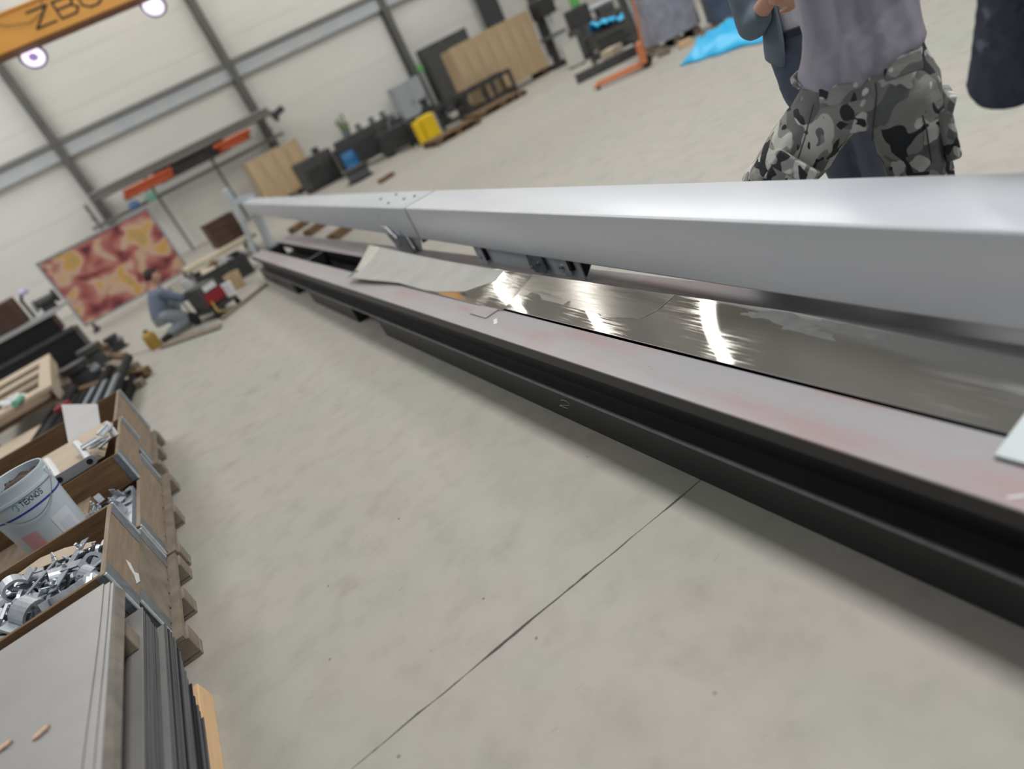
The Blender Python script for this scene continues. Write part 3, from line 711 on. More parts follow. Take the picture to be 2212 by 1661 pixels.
o = G().obox((-.985, 3.75, .41), (.05, .05, .05), (0, .2, .3)).build('plastic_block', M_grey, bevel=.006); tag(o, 'small grey plastic cap on the timber batten beside the bucket', 'cap')

# white paint bucket
BK = thing('paint_bucket', 'white plastic paint bucket with blue stripe and rags inside, on the second crate', 'bucket', (-1.245, 3.97, .439))
M_bk = mat('bucket_plastic', (200, 212, 220), 0.35, var=(190, 204, 214), scale=4, spec=0.6)
hb, r0, r1 = .365, .148, .170
prof = [(0.0, 0.0), (r0, 0.0), (r0 + .02 * .3, .10), (r1 - .003, hb - .07), (r1 + .004, hb - .068), (r1 + .004, hb - .055), (r1, hb - .055), (r1 + .002, hb - .01), (r1 + .006, hb), (r1 + .004, hb + .006), (r1 - .003, hb + .004), (r1 - .006, hb - .1), (r0 - .004, .01), (0, .01)]
G().lathe(prof, n=48, cap=False).build('shell', M_bk, BK, smooth=True)
def on_bk(a, z_, off=.0012):
    r = r0 + (r1 - r0) * z_ / hb + off + (.0015 if z_ > hb - .055 else 0)
    return (r * math.cos(a), r * math.sin(a), z_)
def bk_strip(name, a0, a1, z0, z1, m, n_=24, slope=0.0, off=.0016):
    g = G(); V = []; F = []
    for i in range(n_ + 1):
        a = a0 + (a1 - a0) * i / n_; V += [on_bk(a, z0, off), on_bk(a, z1, off)]
    for i in range(n_): F.append((2 * i, 2 * i + 2, 2 * i + 3, 2 * i + 1))
    g.add(V, F); return g.build(name, m, BK, fix=False)
bk_strip('blue_stripe', 0, 2 * PI, .222, .232, mat('stripe_blue', (48, 62, 150), 0.4), 60)
bk_strip('pink_label', -2.12, -1.62, .02, .125, mat('pink_label', (214, 160, 172), 0.5))
bk_strip('pale_label', -1.10, -.45, .0, .135, mat('pale_label', (216, 222, 232), 0.35))
bk_strip('label_text', -.98, -.60, .02, .09, mat('label_text', (204, 212, 228), 0.5), off=.0026)
# the maker's lettering on the bucket
LET = {'T': [((0, 1), (1, 1)), ((.5, 1), (.5, 0))], 'E': [((0, 0), (0, 1)), ((0, 1), (1, 1)), ((0, .5), (.85, .5)), ((0, 0), (1, 0))], 'K': [((0, 0), (0, 1)), ((0, .45), (1, 1)), ((.3, .62), (1, 0))],
       'N': [((0, 0), (0, 1)), ((0, 1), (1, 0)), ((1, 0), (1, 1))], 'O': [((.5 + .5 * math.cos(k * PI / 5), .5 + .5 * math.sin(k * PI / 5)), (.5 + .5 * math.cos((k + 1) * PI / 5), .5 + .5 * math.sin((k + 1) * PI / 5))) for k in range(10)],
       'S': [((.95, .85), (.5, 1)), ((.5, 1), (.1, .85)), ((.1, .85), (.15, .58)), ((.15, .58), (.85, .42)), ((.85, .42), (.92, .15)), ((.92, .15), (.5, 0)), ((.5, 0), (.05, .15))],
       'Z': [((0, 1), (1, 1)), ((1, 1), (0, 0)), ((0, 0), (1, 0))], 'B': [((0, 0), (0, 1)), ((0, 1), (.75, 1)), ((.75, 1), (.95, .78)), ((.95, .78), (.75, .53)), ((.75, .53), (0, .53)), ((.75, .53), (1, .28)), ((1, .28), (.78, 0)), ((.78, 0), (0, 0))],
       'G': [((1, .82), (.7, 1)), ((.7, 1), (.3, 1)), ((.3, 1), (0, .75)), ((0, .75), (0, .25)), ((0, .25), (.3, 0)), ((.3, 0), (.72, 0)), ((.72, 0), (1, .2)), ((1, .2), (1, .5)), ((1, .5), (.6, .5))]}
g = G(); a = -1.42; M_ink = mat('dark_ink', (52, 54, 66), 0.5)
for ch in 'TEKNOS':
    wch = .115
    for (p0, p1) in LET[ch]:
        P = [];  dx, dy = p1[0] - p0[0], p1[1] - p0[1]; ln = math.hypot(dx * 1.0, dy); nx_, ny_ = -dy / ln * .09, dx / ln * .09
        for px, py in ((p0[0] + nx_, p0[1] + ny_), (p0[0] - nx_, p0[1] - ny_), (p1[0] - nx_, p1[1] - ny_), (p1[0] + nx_, p1[1] + ny_)):
            P.append(on_bk(a + px * wch * .78, .258 + py * .026, .0022))
        g.add(P, [(0, 1, 2, 3)])
    a += wch
tag(g.build('lettering', M_ink, BK, fix=False), kind='stuff')
g = G()
for pts in ([(-.32, .5), (-.25, .85), (-.1, .95), (0, .75), (-.08, .5), (-.02, .2), (-.12, 0), (-.2, .1)],):
    for p0, p1 in zip(pts[:-1], pts[1:]):
        dx, dy = p1[0] - p0[0], p1[1] - p0[1]; ln = math.hypot(dx * 3, dy); nx_, ny_ = -dy / ln * .03, dx * 3 / ln * .06
        g.add([on_bk(-1.50 + (q[0] + sx * nx_) * .42, .252 + (q[1] + sx * ny_) * .036, .0022) for q, sx in ((p0, 1), (p0, -1), (p1, -1), (p1, 1))], [(0, 1, 2, 3)])
g.build('emblem', mat('teal_ink', (80, 160, 170), 0.5), BK, fix=False)
P = [(r1 * 1.03 * math.cos(a_), r1 * 1.03 * math.sin(a_), hb - .03 - .15 * math.sin((a_ + 2.6) / 2.55 * PI) if True else 0) for a_ in [-2.6 + 2.55 * k / 24 for k in range(25)]]
P = [(p_[0] * (1 + .02), p_[1] * 1.02, p_[2]) for p_ in P]
G().tube(P, .0022, 6).build('wire_handle', M_steel, BK, smooth=True)
G().obox((r1 * .98, -.02, hb - .05), (.018, .04, .05)).build('handle_lug', M_bk, BK, bevel=.003)
def rag(x, y, z_, s_, m, sd):
    g = G(); n_ = 14; V = []; F = []
    for j in range(n_ + 1):
        for i in range(n_ + 1):
            u, v_ = i / n_ - .5, j / n_ - .5
            q = noise.noise_vector(Vector((u * 3 + sd, v_ * 3, sd)))
            V.append((x + u * s_ + q.x * s_ * .2, y + v_ * s_ + q.y * s_ * .2, z_ + (q.z + .4) * s_ * .35 - (u * u + v_ * v_) * s_ * .3))
    for j in range(n_):
        for i in range(n_): a_ = j * (n_ + 1) + i; F.append((a_, a_ + 1, a_ + n_ + 2, a_ + n_ + 1))
    g.add(V, F); o = g.build('rag', m, fix=False)
    for p_ in o.data.polygons: p_.use_smooth = True
    s2 = o.modifiers.new('solid', 'SOLIDIFY'); s2.thickness = .003
    return o
tag(rag(-1.29, 3.95, .735, .20, mat('rag_dark', (34, 32, 36), 0.9), 1.3), 'dark crumpled rag stuffed in the white bucket', 'rag')
tag(rag(-1.20, 4.03, .745, .18, mat('rag_brown', (92, 76, 72), 0.9), 4.1), 'brown crumpled rag at the back of the white bucket', 'rag')
tag(rag(-1.30, 3.90, .765, .10, mat('rag_pale', (206, 200, 196), 0.9), 7.7), 'pale crumpled cloth on top of the rags in the bucket', 'rag')

# contents of the upper collar: cardboard, white tubes on a plate, galvanised hinges
o = G().hexa([(-1.75, 4.42, .557), (-.93, 4.40, .557), (-.90, 5.05, .557), (-1.75, 5.10, .557), (-1.75, 4.42, .595), (-.95, 4.40, .595), (-.92, 5.05, .595), (-1.75, 5.10, .595)]).build('cardboard_sheet', M_card, bevel=.003); tag(o, 'beige cardboard slab lying on the second crate', 'cardboard')
t = thing('hinge_bracket', 'white steel bracket with two tubes and a plate with two holes on the second crate', 'bracket', (-1.07, 4.36, .558))
g = G().prism([(-.115 + .03 * math.cos(a_), .03 + .03 * math.sin(a_)) for a_ in [PI / 2 + PI * k / 8 for k in range(9)]] + [(.085 + .03 * math.cos(a_), .03 + .03 * math.sin(a_)) for a_ in [-PI / 2 + PI * k / 8 for k in range(9)]], -.008, .0, ax=(0, 2, 1)); g.build('plate', mat('bracket_grey', (150, 152, 158), .45, .3), t, bevel=.001)
for x in (-.10, .075):
    G().lathe([(0, 0), (.017, 0)], n=16, cap=False)
    G().tube([(x, -.0095, .03), (x, -.004, .03)], .017, 16).build('hole_shade', M_pit, t)  # dark disc painted as a shaded hole
    G().tube([(x, .0, .034), (x - .02, .12, .075), (x - .04, .21, .11)], .021, 14).build('tube', M_white, t, smooth=True)
for i, (x, y, rz_) in enumerate(((-.90, 4.50, .3), (-.94, 4.58, 1.1), (-.89, 4.66, .8), (-.92, 4.40, -.4), (-.96, 4.46, .2))):
    t = thing('galvanised_hinge', 'shiny galvanised hinge piled at the right corner of the second crate', 'hinge', (x, y, .602 + .012 * i), 0, 'hinges piled on the second crate', rot=(rc.uniform(-.4, .4), rc.uniform(-.4, .4), rz_))
    G().box((-.045, -.02, -.004), (.045, .02, .004)).build('leaf', M_galv, t, bevel=.001); G().tube([(-.045, .022, .004), (.045, .022, .004)], .009, 8).build('knuckle', M_galv, t)
o = G().tube([(-.872, 4.70, .56), (-.872, 4.705, .60), (-.875, 4.72, .655)], [.018, .022, .016], 10).build('white_peg', M_white, smooth=True); tag(o, 'white upright peg on the corner of the second crate', 'peg')
# third pallet with the grey panel
pallet('wooden_pallet', 'wooden pallet beyond the second crate, under the grey flat panel', -2.02, XR - .06, 5.25, 6.10, 0.15)
collar('timber_collar', 'timber collar beyond the second crate, under the grey flat panel', -2.03, -.90, 5.18, 6.1, .151, .54, M_woody, M_woodb)
o = G().hexa([(-1.22, 5.22, .545), (-.975, 5.02, .56), (-1.06, 5.95, .545), (-1.42, 6.75, .545), (-1.22, 5.22, .557), (-.975, 5.02, .572), (-1.06, 5.95, .557), (-1.42, 6.75, .557)]).build('flat_sheet', M_grey, bevel=.002); tag(o, 'plain light grey flat panel lying on the third pallet', 'panel')

# ------------------------------------------------------------------ people
def cloth_mat(name, c1, c2, bump=.5, sc_=7, stretch=(1, 1, .5), rough=.85):
    return mat(name, c1, rough, var=c2, scale=sc_, amt=1.4, bump=bump, bscale=5.5, stretch=stretch, spec=.2)
M_skin = mat('skin', (206, 160, 138), .55, var=(196, 146, 124), scale=8)
M_hair = mat('dark_hair', (52, 42, 36), .7)
M_shirt = cloth_mat('shirt_grey', (166, 163, 175), (158, 155, 167), .7)
M_suit = cloth_mat('suit_blue_grey', (116, 130, 142), (104, 117, 130), .3)
M_trou = cloth_mat('trousers_blue_grey', (98, 106, 122), (84, 91, 108), .3)
M_wsh = cloth_mat('white_shirt', (226, 228, 236), (214, 217, 226), .2)
M_jean = cloth_mat('navy_jacket', (112, 116, 134), (78, 82, 98), .8, 5, (1.4, 1.4, .5))
M_belt = mat('belt_navy', (44, 50, 66), .6)
M_boot = mat('boot_black', (34, 32, 32), .6)
M_ww = cloth_mat('work_blue', (122, 132, 150), (104, 114, 134), .3)
M_wwl = cloth_mat('work_pale', (160, 166, 172), (140, 148, 156), .3)
M_eye = mat('eye', (236, 234, 230), .3); M_iris = mat('iris', (60, 48, 40), .3)
def camo():
    m = bpy.data.materials.new('camouflage'); m.use_nodes = True; nt = m.node_tree; N = nt.nodes; L = nt.links
    b = N['Principled BSDF']; b.inputs['Roughness'].default_value = .85; b.inputs['Specular IOR Level'].default_value = .2
    tc = N.new('ShaderNodeTexCoord')
    def layer(scale, loc, thr, st=(1, 1, .8)):
        mp = N.new('ShaderNodeMapping'); mp.inputs['Location'].default_value = loc; mp.inputs['Scale'].default_value = st
        mp.inputs['Rotation'].default_value = (0, .5, 0); L.new(tc.outputs['Object'], mp.inputs[0])
        n = N.new('ShaderNodeTexNoise'); n.inputs['Scale'].default_value = scale; n.inputs['Detail'].default_value = 1.2; n.inputs['Distortion'].default_value = .9
        L.new(mp.outputs[0], n.inputs['Vector'])
        r = N.new('ShaderNodeValToRGB'); r.color_ramp.interpolation = 'LINEAR'
        r.color_ramp.elements[0].position = thr; r.color_ramp.elements[1].position = thr + .006
        r.color_ramp.elements[0].color = (0, 0, 0, 1); r.color_ramp.elements[1].color = (1, 1, 1, 1); L.new(n.outputs['Fac'], r.inputs[0]); return r.outputs[0]
    col = None
    prev = N.new('ShaderNodeRGB'); prev.outputs[0].default_value = lin((158, 158, 153)); cur = prev.outputs[0]
    for sc_, loc, thr, c in ((9.0, (0, 0, 0), .51, (122, 123, 122)), (11.0, (5, 2, 1), .555, (214, 213, 206)), (12.5, (9, 4, 7), .585, (62, 63, 66))):
        x = N.new('ShaderNodeMix'); x.data_type = 'RGBA'; L.new(layer(sc_, loc, thr), x.inputs[0]); L.new(cur, x.inputs[6]); x.inputs[7].default_value = lin(c); cur = x.outputs[2]
    L.new(cur, b.inputs['Base Color'])
    n2 = N.new('ShaderNodeTexNoise'); n2.inputs['Scale'].default_value = 7; n2.inputs['Detail'].default_value = 3
    mp = N.new('ShaderNodeMapping'); mp.inputs['Scale'].default_value = (1, 1, 2.2); mp.inputs['Rotation'].default_value = (0, .4, .3); L.new(tc.outputs['Object'], mp.inputs[0]); L.new(mp.outputs[0], n2.inputs['Vector'])
    bp = N.new('ShaderNodeBump'); bp.inputs['Strength'].default_value = .5; bp.inputs['Distance'].default_value = .02; L.new(n2.outputs['Fac'], bp.inputs['Height']); L.new(bp.outputs[0], b.inputs['Normal'])
    return m
M_camo = camo()
TEX = bpy.data.textures.new('folds', 'CLOUDS'); TEX.noise_scale = .09; TEX.noise_depth = 2
TEX2 = bpy.data.textures.new('big_folds', 'CLOUDS'); TEX2.noise_scale = .22; TEX2.noise_depth = 1
def blob(name, g, m, parent, voxel=.012, smooth=6, disp=0.0, disp2=0.0):
    """fuses overlapping solids into one continuous skin"""
    o = g.build(name, m, parent, center=False)
    r = o.modifiers.new('fuse', 'REMESH'); r.mode = 'VOXEL'; r.voxel_size = voxel; r.use_smooth_shade = True
    s_ = o.modifiers.new('smooth', 'SMOOTH'); s_.iterations = smooth; s_.factor = .5
    if disp2:
        d = o.modifiers.new('big_folds', 'DISPLACE'); d.texture = TEX2; d.strength = disp2; d.mid_level = .5
    if disp:
        d = o.modifiers.new('folds', 'DISPLACE'); d.texture = TEX; d.strength = disp; d.mid_level = .5
    return o
def limb(g, pts, rs, n=14):
    """tapered tube with rounded ends"""
    P = [Vector(p) for p in pts]; Q = []; RR = []
    # subdivide for a smooth taper
    for i in range(len(P) - 1):
        for k in range(4):
            t = k / 4; Q.append(P[i].lerp(P[i + 1], t)); RR.append(rs[i] + (rs[i + 1] - rs[i]) * t)
    Q.append(P[-1]); RR.append(rs[-1]); g.tube(Q, RR, n)
    for p, r in zip(P, rs): g.ball(p, r * .99, 12)
def hand(g, wrist, d, nrm, side=1, curl=.5, s=1.0):
    """palm, four bent fingers and a thumb; d = along the hand, nrm = out of the palm"""
    d = Vector(d).normalized(); nrm = Vector(nrm); nrm = (nrm - d * nrm.dot(d)).normalized(); u = d.cross(nrm) * side; w_ = Vector(wrist)
    for k in range(4):
        a = (k - 1.5) * .020 * s
        limb(g, [w_ + u * a * .6, w_ + d * .085 * s + u * a], [.015 * s, .0125 * s], 8)
        L_ = (.066, .078, .072, .056)[k] * s; b = w_ + d * .085 * s + u * a; c = curl
        p1 = b + (d * math.cos(c) + nrm * math.sin(c)) * L_ * .48; p2 = p1 + (d * math.cos(c * 2.1) + nrm * math.sin(c * 2.1)) * L_ * .32; p3 = p2 + (d * math.cos(c * 2.8) + nrm * math.sin(c * 2.8)) * L_ * .22
        limb(g, [b, p1, p2, p3], [.0098 * s, .0090 * s, .0082 * s, .0070 * s], 8)
    b = w_ + d * .02 * s - u * .026 * s
    p1 = b + (d * .7 - u * .7 + nrm * .25).normalized() * .045 * s; p2 = p1 + (d * .9 - u * .25 + nrm * .35).normalized() * .032 * s
    limb(g, [b, p1, p2], [.0145 * s, .0115 * s, .0095 * s], 8)
def head(g, c, yaw_dir=(0, 1, 0), s=1.0, tilt=0.0):
    """skull, jaw, nose, ears; c = centre of the head"""
    c = Vector(c); f = Vector(yaw_dir).normalized(); r = f.cross(Vector((0, 0, 1))).normalized(); u = r.cross(f)
    def E_(off, rad):
        q = c + r * off[0] * s + f * off[1] * s + u * off[2] * s; g.ball(q, rad * s, 14)
    g2 = G(); g2.ball((0, 0, 0), (.076, .096, .112), 20)
    g.add([c + r * v[0] * s + f * v[1] * s + u * v[2] * s for v in g2.v], g2.f)
    g2 = G(); g2.ball((0, .022, -.060), (.056, .066, .058), 16)
    g.add([c + r * v[0] * s + f * v[1] * s + u * v[2] * s for v in g2.v], g2.f)
    limb(g, [c + f * .094 * s + u * .012 * s, c + f * .112 * s - u * .026 * s], [.009 * s, .014 * s], 8)
    for sx in (-1, 1):
        g2 = G(); g2.ball((sx * .078, -.008, -.008), (.010, .020, .032), 10)
        g.add([c + r * v[0] * s + f * v[1] * s + u * v[2] * s for v in g2.v], g2.f)
    limb(g, [c + f * .088 * s - u * .062 * s + r * .020 * s, c + f * .093 * s - u * .060 * s, c + f * .088 * s - u * .062 * s - r * .020 * s], [.006 * s, .007 * s, .006 * s], 8)
    return c, f, r, u
def face(par, c, f, r, u, s=1.0, hair=True):
    for sx in (-1, 1):
        g = G(); g.ball(c + f * .083 * s + r * sx * .032 * s + u * .004 * s, .0125 * s, 10); e = g.build('eye', M_eye, par, smooth=True)
        g = G(); g.ball(c + f * .0935 * s + r * sx * .032 * s + u * .004 * s, .0045 * s, 8); g.build('iris', M_iris, par, smooth=True)
        g = G(); limb(g, [c + f * .090 * s + r * sx * .018 * s + u * .028 * s, c + f * .086 * s + r * sx * .048 * s + u * .026 * s], [.005 * s, .0035 * s], 6); g.build('eyebrow', M_hair, par, smooth=True)
    if hair:
        g2 = G(); V = []; n_ = 20
        g2.ball((0, -.014, .022), (.083, .098, .102), 20)
        g = G(); g.add([c + r * v[0] * s + f * v[1] * s + u * v[2] * s for v in g2.v], g2.f)
        # keep only the cap: drop faces in front of / below the hairline
        keep = []
        for fc in g2.f:
            cy = sum(g2.v[i][1] for i in fc) / len(fc); cz = sum(g2.v[i][2] for i in fc) / len(fc)
            if cz > .055 + max(0, cy) * .25 or (cy < -.01 and cz > -.055): keep.append(fc)
        g.f = keep; g.mi = [0] * len(keep); o = g.build('hair', M_hair, par, smooth=True, fix=False)
        md = o.modifiers.new('thick', 'SOLIDIFY'); md.thickness = .010 * s

def person(label, loc, rz):
    """Empty at the feet; local x to the right, y ahead, z up"""
    return thing('person', label, 'person', (loc[0], loc[1], 0), rz)

# --- man in camouflage trousers, seen from behind, striding (lateral, ahead, up)
PC = person('man seen from behind in grey shirt and grey camouflage cargo trousers, beyond the beam', (2.1, 1.72), -0.885)
hipL, kneeL, ankL = (-.055, .0, .92), (-.355, .10, .655), (-.43, .10, .25)
hipR, kneeR, ankR = (.150, .0, .91), (.175, .02, .50), (.215, -.12, .11)
neck = (.09, .05, 1.50)
g = G()
limb(g, [hipL, kneeL, ankL], [.082, .056, .042]); limb(g, [hipR, kneeR, ankR], [.082, .056, .042])
limb(g, [ankL, (-.44, .14, .17), (-.45, .25, .11)], [.042, .045, .032]); limb(g, [ankR, (.22, -.06, .04), (.23, .08, .03)], [.042, .045, .032])
g.rings([(.05, 0, .84, .13, .10), (.055, 0, .95, .155, .115), (.06, 0, 1.06, .135, .10), (.07, .01, 1.2, .15, .11), (.08, .02, 1.36, .175, .115), (.085, .03, 1.46, .15, .09), (.09, .04, 1.51, .06, .06)], 24)
limb(g, [(.09, .04, 1.48), (.092, .055, 1.60)], [.058, .054])
HC = (.095, .075, 1.70)
hc = head(g, HC, (-.25, 1, -.05))
limb(g, [(-.08, .04, 1.44), (-.06, .28, 1.32), (.03, .42, 1.50)], [.056, .046, .030]); limb(g, [(.255, .04, 1.44), (.24, .28, 1.32), (.15, .42, 1.50)], [.056, .046, .030])
hand(g, (.03, .42, 1.50), (.3, .5, .8), (.6, -.3, .0), 1, .6); hand(g, (.15, .42, 1.50), (-.3, .5, .8), (-.6, -.3, .0), -1, .6)
body = blob('body', g, M_skin, PC, .0065, 3)
face(PC, *hc)
# trousers
g = G()
limb(g, [hipL, (-.20, .04, .79), kneeL, (-.40, .09, .44), ankL], [.124, .122, .104, .088, .082]); limb(g, [hipR, (.165, .01, .72), kneeR, (.20, -.05, .30), ankR], [.122, .112, .098, .086, .080])
g.rings([(.045, .0, .83, .115, .10), (.055, -.005, .90, .178, .132), (.057, -.004, .96, .188, .138), (.06, 0, 1.03, .186, .125), (.062, 0, 1.07, .180, .118)], 28)
tr = blob('trousers', g, M_camo, PC, .012, 5, .018, .02)
# pockets: boxes with flaps that follow the thigh
def pocket(par, c, dims, rot, flap=True):
    G().obox(c, dims, rot).build('pocket', M_camo, par, bevel=.012)
    if flap:
        E_ = Euler(rot).to_matrix(); cc = Vector(c) + E_ @ Vector((0, -.012, dims[2] * .40))
        G().obox(cc, (dims[0] * 1.06, dims[1] * .8, dims[2] * .34), (rot[0] - .25, rot[1], rot[2])).build('pocket_flap', M_camo, par, bevel=.006)
pocket(tr, (-.245, -.098, .745), (.15, .045, .17), (.0, .80, -.22)); pocket(tr, (.262, -.01, .735), (.045, .15, .19), (0, -.06, 0), False)
G().obox((.275, -.012, .825), (.028, .155, .06), (0, .35, 0)).build('pocket_flap', M_camo, tr, bevel=.006)
G().obox((-.005, -.128, .985), (.150, .012, .062), (-.10, .12, -.12)).build('back_pocket_flap', M_camo, tr, bevel=.005)
G().obox((.165, -.125, 1.005), (.11, .012, .060), (-.10, .05, .22)).build('back_pocket_flap', M_camo, tr, bevel=.005)
for p_ in ([(.084, -.139, .985), (.081, -.142, .95), (.06, -.128, .87), (.045, -.10, .80)], [(-.10, -.11, .98), (-.15, -.115, .88), (-.21, -.085, .77), (-.29, -.0, .62)], [(.19, -.10, .90), (.20, -.11, .78), (.20, -.09, .66)]):
    G().tube(p_, .0025, 5).build('seam', mat('seam_dark', (70, 70, 70), .9), tr)
G().tube([(-.128, .06, 1.06), (-.150, .02, 1.055), (-.146, -.02, 1.045), (-.13, -.03, 1.03)], .009, 6).build('belt_loop', M_camo, tr)
# boots
for a in ((ankL, (-.44, .14, .17), (-.455, .27, .105)), (ankR, (.22, -.06, .05), (.235, .11, .045))):
    g = G(); limb(g, [Vector(a[0]) + Vector((0, 0, .04)), a[1], a[2]], [.055, .056, .044]); blob('boot', g, M_boot, PC, .010, 4)
# shirt: loose, hem pulled round the hips, short sleeves
g = G()
g.rings([(.05, 0, .985, .186, .135), (.055, 0, 1.02, .200, .148), (.056, 0, 1.05, .196, .146), (.06, 0, 1.08, .188, .140), (.068, .002, 1.13, .178, .134), (.075, .005, 1.18, .170, .130), (.080, .008, 1.24, .177, .131), (.085, .01, 1.30, .185, .132), (.09, .02, 1.40, .198, .130), (.09, .03, 1.47, .16, .10), (.092, .04, 1.52, .075, .07)], 36)
limb(g, [(-.06, .04, 1.43), (-.05, .24, 1.35)], [.082, .075]); limb(g, [(.245, .04, 1.43), (.235, .24, 1.35)], [.082, .075])
g.v = [(x * 1.0 + (x - .08) * .045 * math.sin(7 * math.atan2(y, x - .08) + z_ * 6 + 3 * noise.noise(Vector((x * 4, y * 4, z_ * 5)))), y + y * .10 * math.sin(9 * math.atan2(y, x - .08) + z_ * 5 + 3 * noise.noise(Vector((x * 4, y * 4, z_ * 5)))), z_) for x, y, z_ in g.v]
g.v = [((x, y, z_ + (.012 + .018 * max(0, (x - .06) / .2) + .03 * max(0, (-.06 - x) / .1)) * max(0, 1 - (z_ - .985) / .12)) if z_ < 1.105 else (x, y, z_)) for x, y, z_ in g.v]
blob('shirt', g, M_shirt, PC, .009, 3, .006, .018)

# --- man behind him in a blue-grey jacket, facing the camera, arms raised to his chest
PJ = person('man facing the bench in open blue-grey jacket, white shirt and dark trousers', (3.0, 2.6), -0.857 + PI)
# local x = his right is image left
hL, kL, aL = (-.10, 0, .92), (-.17, .12, .50), (-.20, .02, .09)
hR, kR, aR = (.08, 0, .92), (.0, .05, .50), (-.06, -.12, .09)
g = G()
limb(g, [hL, kL, aL], [.082, .056, .042]); limb(g, [hR, kR, aR], [.082, .056, .042])
limb(g, [aL, (-.2, .08, .04), (-.2, .20, .03)], [.042, .045, .032]); limb(g, [aR, (-.06, -.05, .04), (-.06, .08, .03)], [.042, .045, .032])
g.rings([(-.01, 0, .86, .13, .10), (-.01, 0, .96, .15, .105), (0, 0, 1.08, .135, .10), (0, 0, 1.22, .15, .11), (0, 0, 1.40, .175, .11), (0, 0, 1.48, .14, .085), (0, 0, 1.54, .06, .055)], 24)
limb(g, [(0, 0, 1.50), (0, .02, 1.62)], [.056, .052]); hc = head(g, (0, .045, 1.72), (.1, 1, -.1))
SR, ER, WR_ = (.19, 0, 1.45), (.215, .06, 1.125), (.045, .27, 1.28)
SL, EL, WL_ = (-.19, 0, 1.45), (-.23, .07, 1.14), (-.02, .29, 1.18)
limb(g, [SR, ER, WR_], [.056, .047, .031]); limb(g, [SL, EL, WL_], [.056, .047, .031])
hand(g, WR_, (-.75, .45, .5), (-.3, -.8, .2), 1, .45); hand(g, WL_, (.85, .35, .35), (.2, -.9, .2), -1, .45)
blob('body', g, M_skin, PJ, .0065, 3); face(PJ, *hc)
g = G()
limb(g, [hL, kL, aL], [.112, .098, .092]); limb(g, [hR, (.055, .03, .72), kR, aR], [.112, .106, .098, .092])
g.rings([(-.01, 0, .84, .12, .11), (-.008, 0, .93, .165, .125), (0, 0, 1.0, .160, .120), (0, 0, 1.035, .155, .115)], 26)
tr2 = blob('trousers', g, M_trou, PJ, .012, 5, .01, .015)
g = G(); g.rings([(0, 0, 1.005, .163, .124), (0, 0, 1.008, .166, .127), (0, 0, 1.038, .166, .127), (0, 0, 1.042, .162, .122)], 30); g.build('belt', M_belt, tr2, smooth=True)
g = G(); g.rings([(0, 0, 1.0, .150, .112), (0, 0, 1.12, .146, .116), (0, 0, 1.3, .165, .122), (0, 0, 1.44, .17, .11), (0, 0, 1.52, .07, .06)], 26); blob('white_shirt', g, M_wsh, PJ, .012, 4, .008)
for a in (((-.2, .02, .09), (-.2, .08, .05), (-.2, .22, .04)), ((-.06, -.12, .09), (-.06, -.05, .05), (-.06, .10, .04))):
    g = G(); limb(g, a, [.050, .052, .040]); blob('shoe', g, M_boot, PJ, .010, 4)
# jacket: open at the front, built as a shell
def jacket_shell(rows, gap, m, par):
    g = G(); n_ = 40; V = []; F = []
    for (x, y, z_, rx, ry) in rows:
        for j in range(n_ + 1):
            a = PI / 2 + gap + (2 * PI - 2 * gap) * j / n_
            V.append((x + rx * math.cos(a), y + ry * math.sin(a), z_ + .03 * math.cos(a * 3) * (1 if z_ < 1.0 else 0)))
    k = n_ + 1
    for i in range(len(rows) - 1):
        for j in range(n_): F.append((i * k + j, i * k + j + 1, (i + 1) * k + j + 1, (i + 1) * k + j))
    g.add(V, F); o = g.build('jacket', m, par, center=False, fix=False)
    for p_ in o.data.polygons: p_.use_smooth = True
    md = o.modifiers.new('sub', 'SUBSURF'); md.levels = md.render_levels = 1
    md = o.modifiers.new('thick', 'SOLIDIFY'); md.thickness = .012
    md = o.modifiers.new('folds', 'DISPLACE'); md.texture = TEX2; md.strength = .03; md.mid_level = .5
    return o
jk = jacket_shell([(0, 0, .915, .205, .155), (0, 0, 1.0, .192, .150), (0, 0, 1.12, .178, .140), (0, 0, 1.28, .19, .145), (0, 0, 1.42, .205, .13), (0, 0, 1.49, .15, .09), (0, 0, 1.55, .075, .07)], .62, M_suit, PJ)
g = G(); limb(g, [SR, (.225, .03, 1.27), ER, (.185, .105, 1.15)], [.088, .080, .074, .066]); blob('sleeve', g, M_suit, PJ, .010, 5, .012, .015)
g = G(); limb(g, [SL, (-.235, .03, 1.28), EL, (-.15, .16, 1.155)], [.088, .080, .074, .062]); blob('sleeve', g, M_suit, PJ, .010, 5, .012, .015)

# --- person at the right edge: only the bent elbow of a navy jacket is in the frame
PE = person('person at the right edge, bent elbow of a creased navy jacket showing', (1.885, 1.125), -1.045)
g = G(); ox = .335
limb(g, [(ox - .09, 0, .92), (ox - .10, .03, .50), (ox - .10, -.03, .09)], [.082, .056, .042]); limb(g, [(ox + .09, 0, .92), (ox + .10, .03, .50), (ox + .10, -.03, .09)], [.082, .056, .042])
for sx in (-1, 1): limb(g, [(ox + sx * .10, -.03, .09), (ox + sx * .10, .03, .04), (ox + sx * .10, .16, .03)], [.042, .045, .032])
g.rings([(ox, 0, .86, .13, .10), (ox, 0, .96, .15, .105), (ox, 0, 1.08, .135, .10), (ox, 0, 1.22, .15, .11), (ox, 0, 1.40, .175, .11), (ox, 0, 1.48, .14, .085), (ox, 0, 1.54, .06, .055)], 24)
limb(g, [(ox, 0, 1.50), (ox, .02, 1.62)], [.056, .052]); hc = head(g, (ox, .045, 1.72), (.1, 1, -.05))
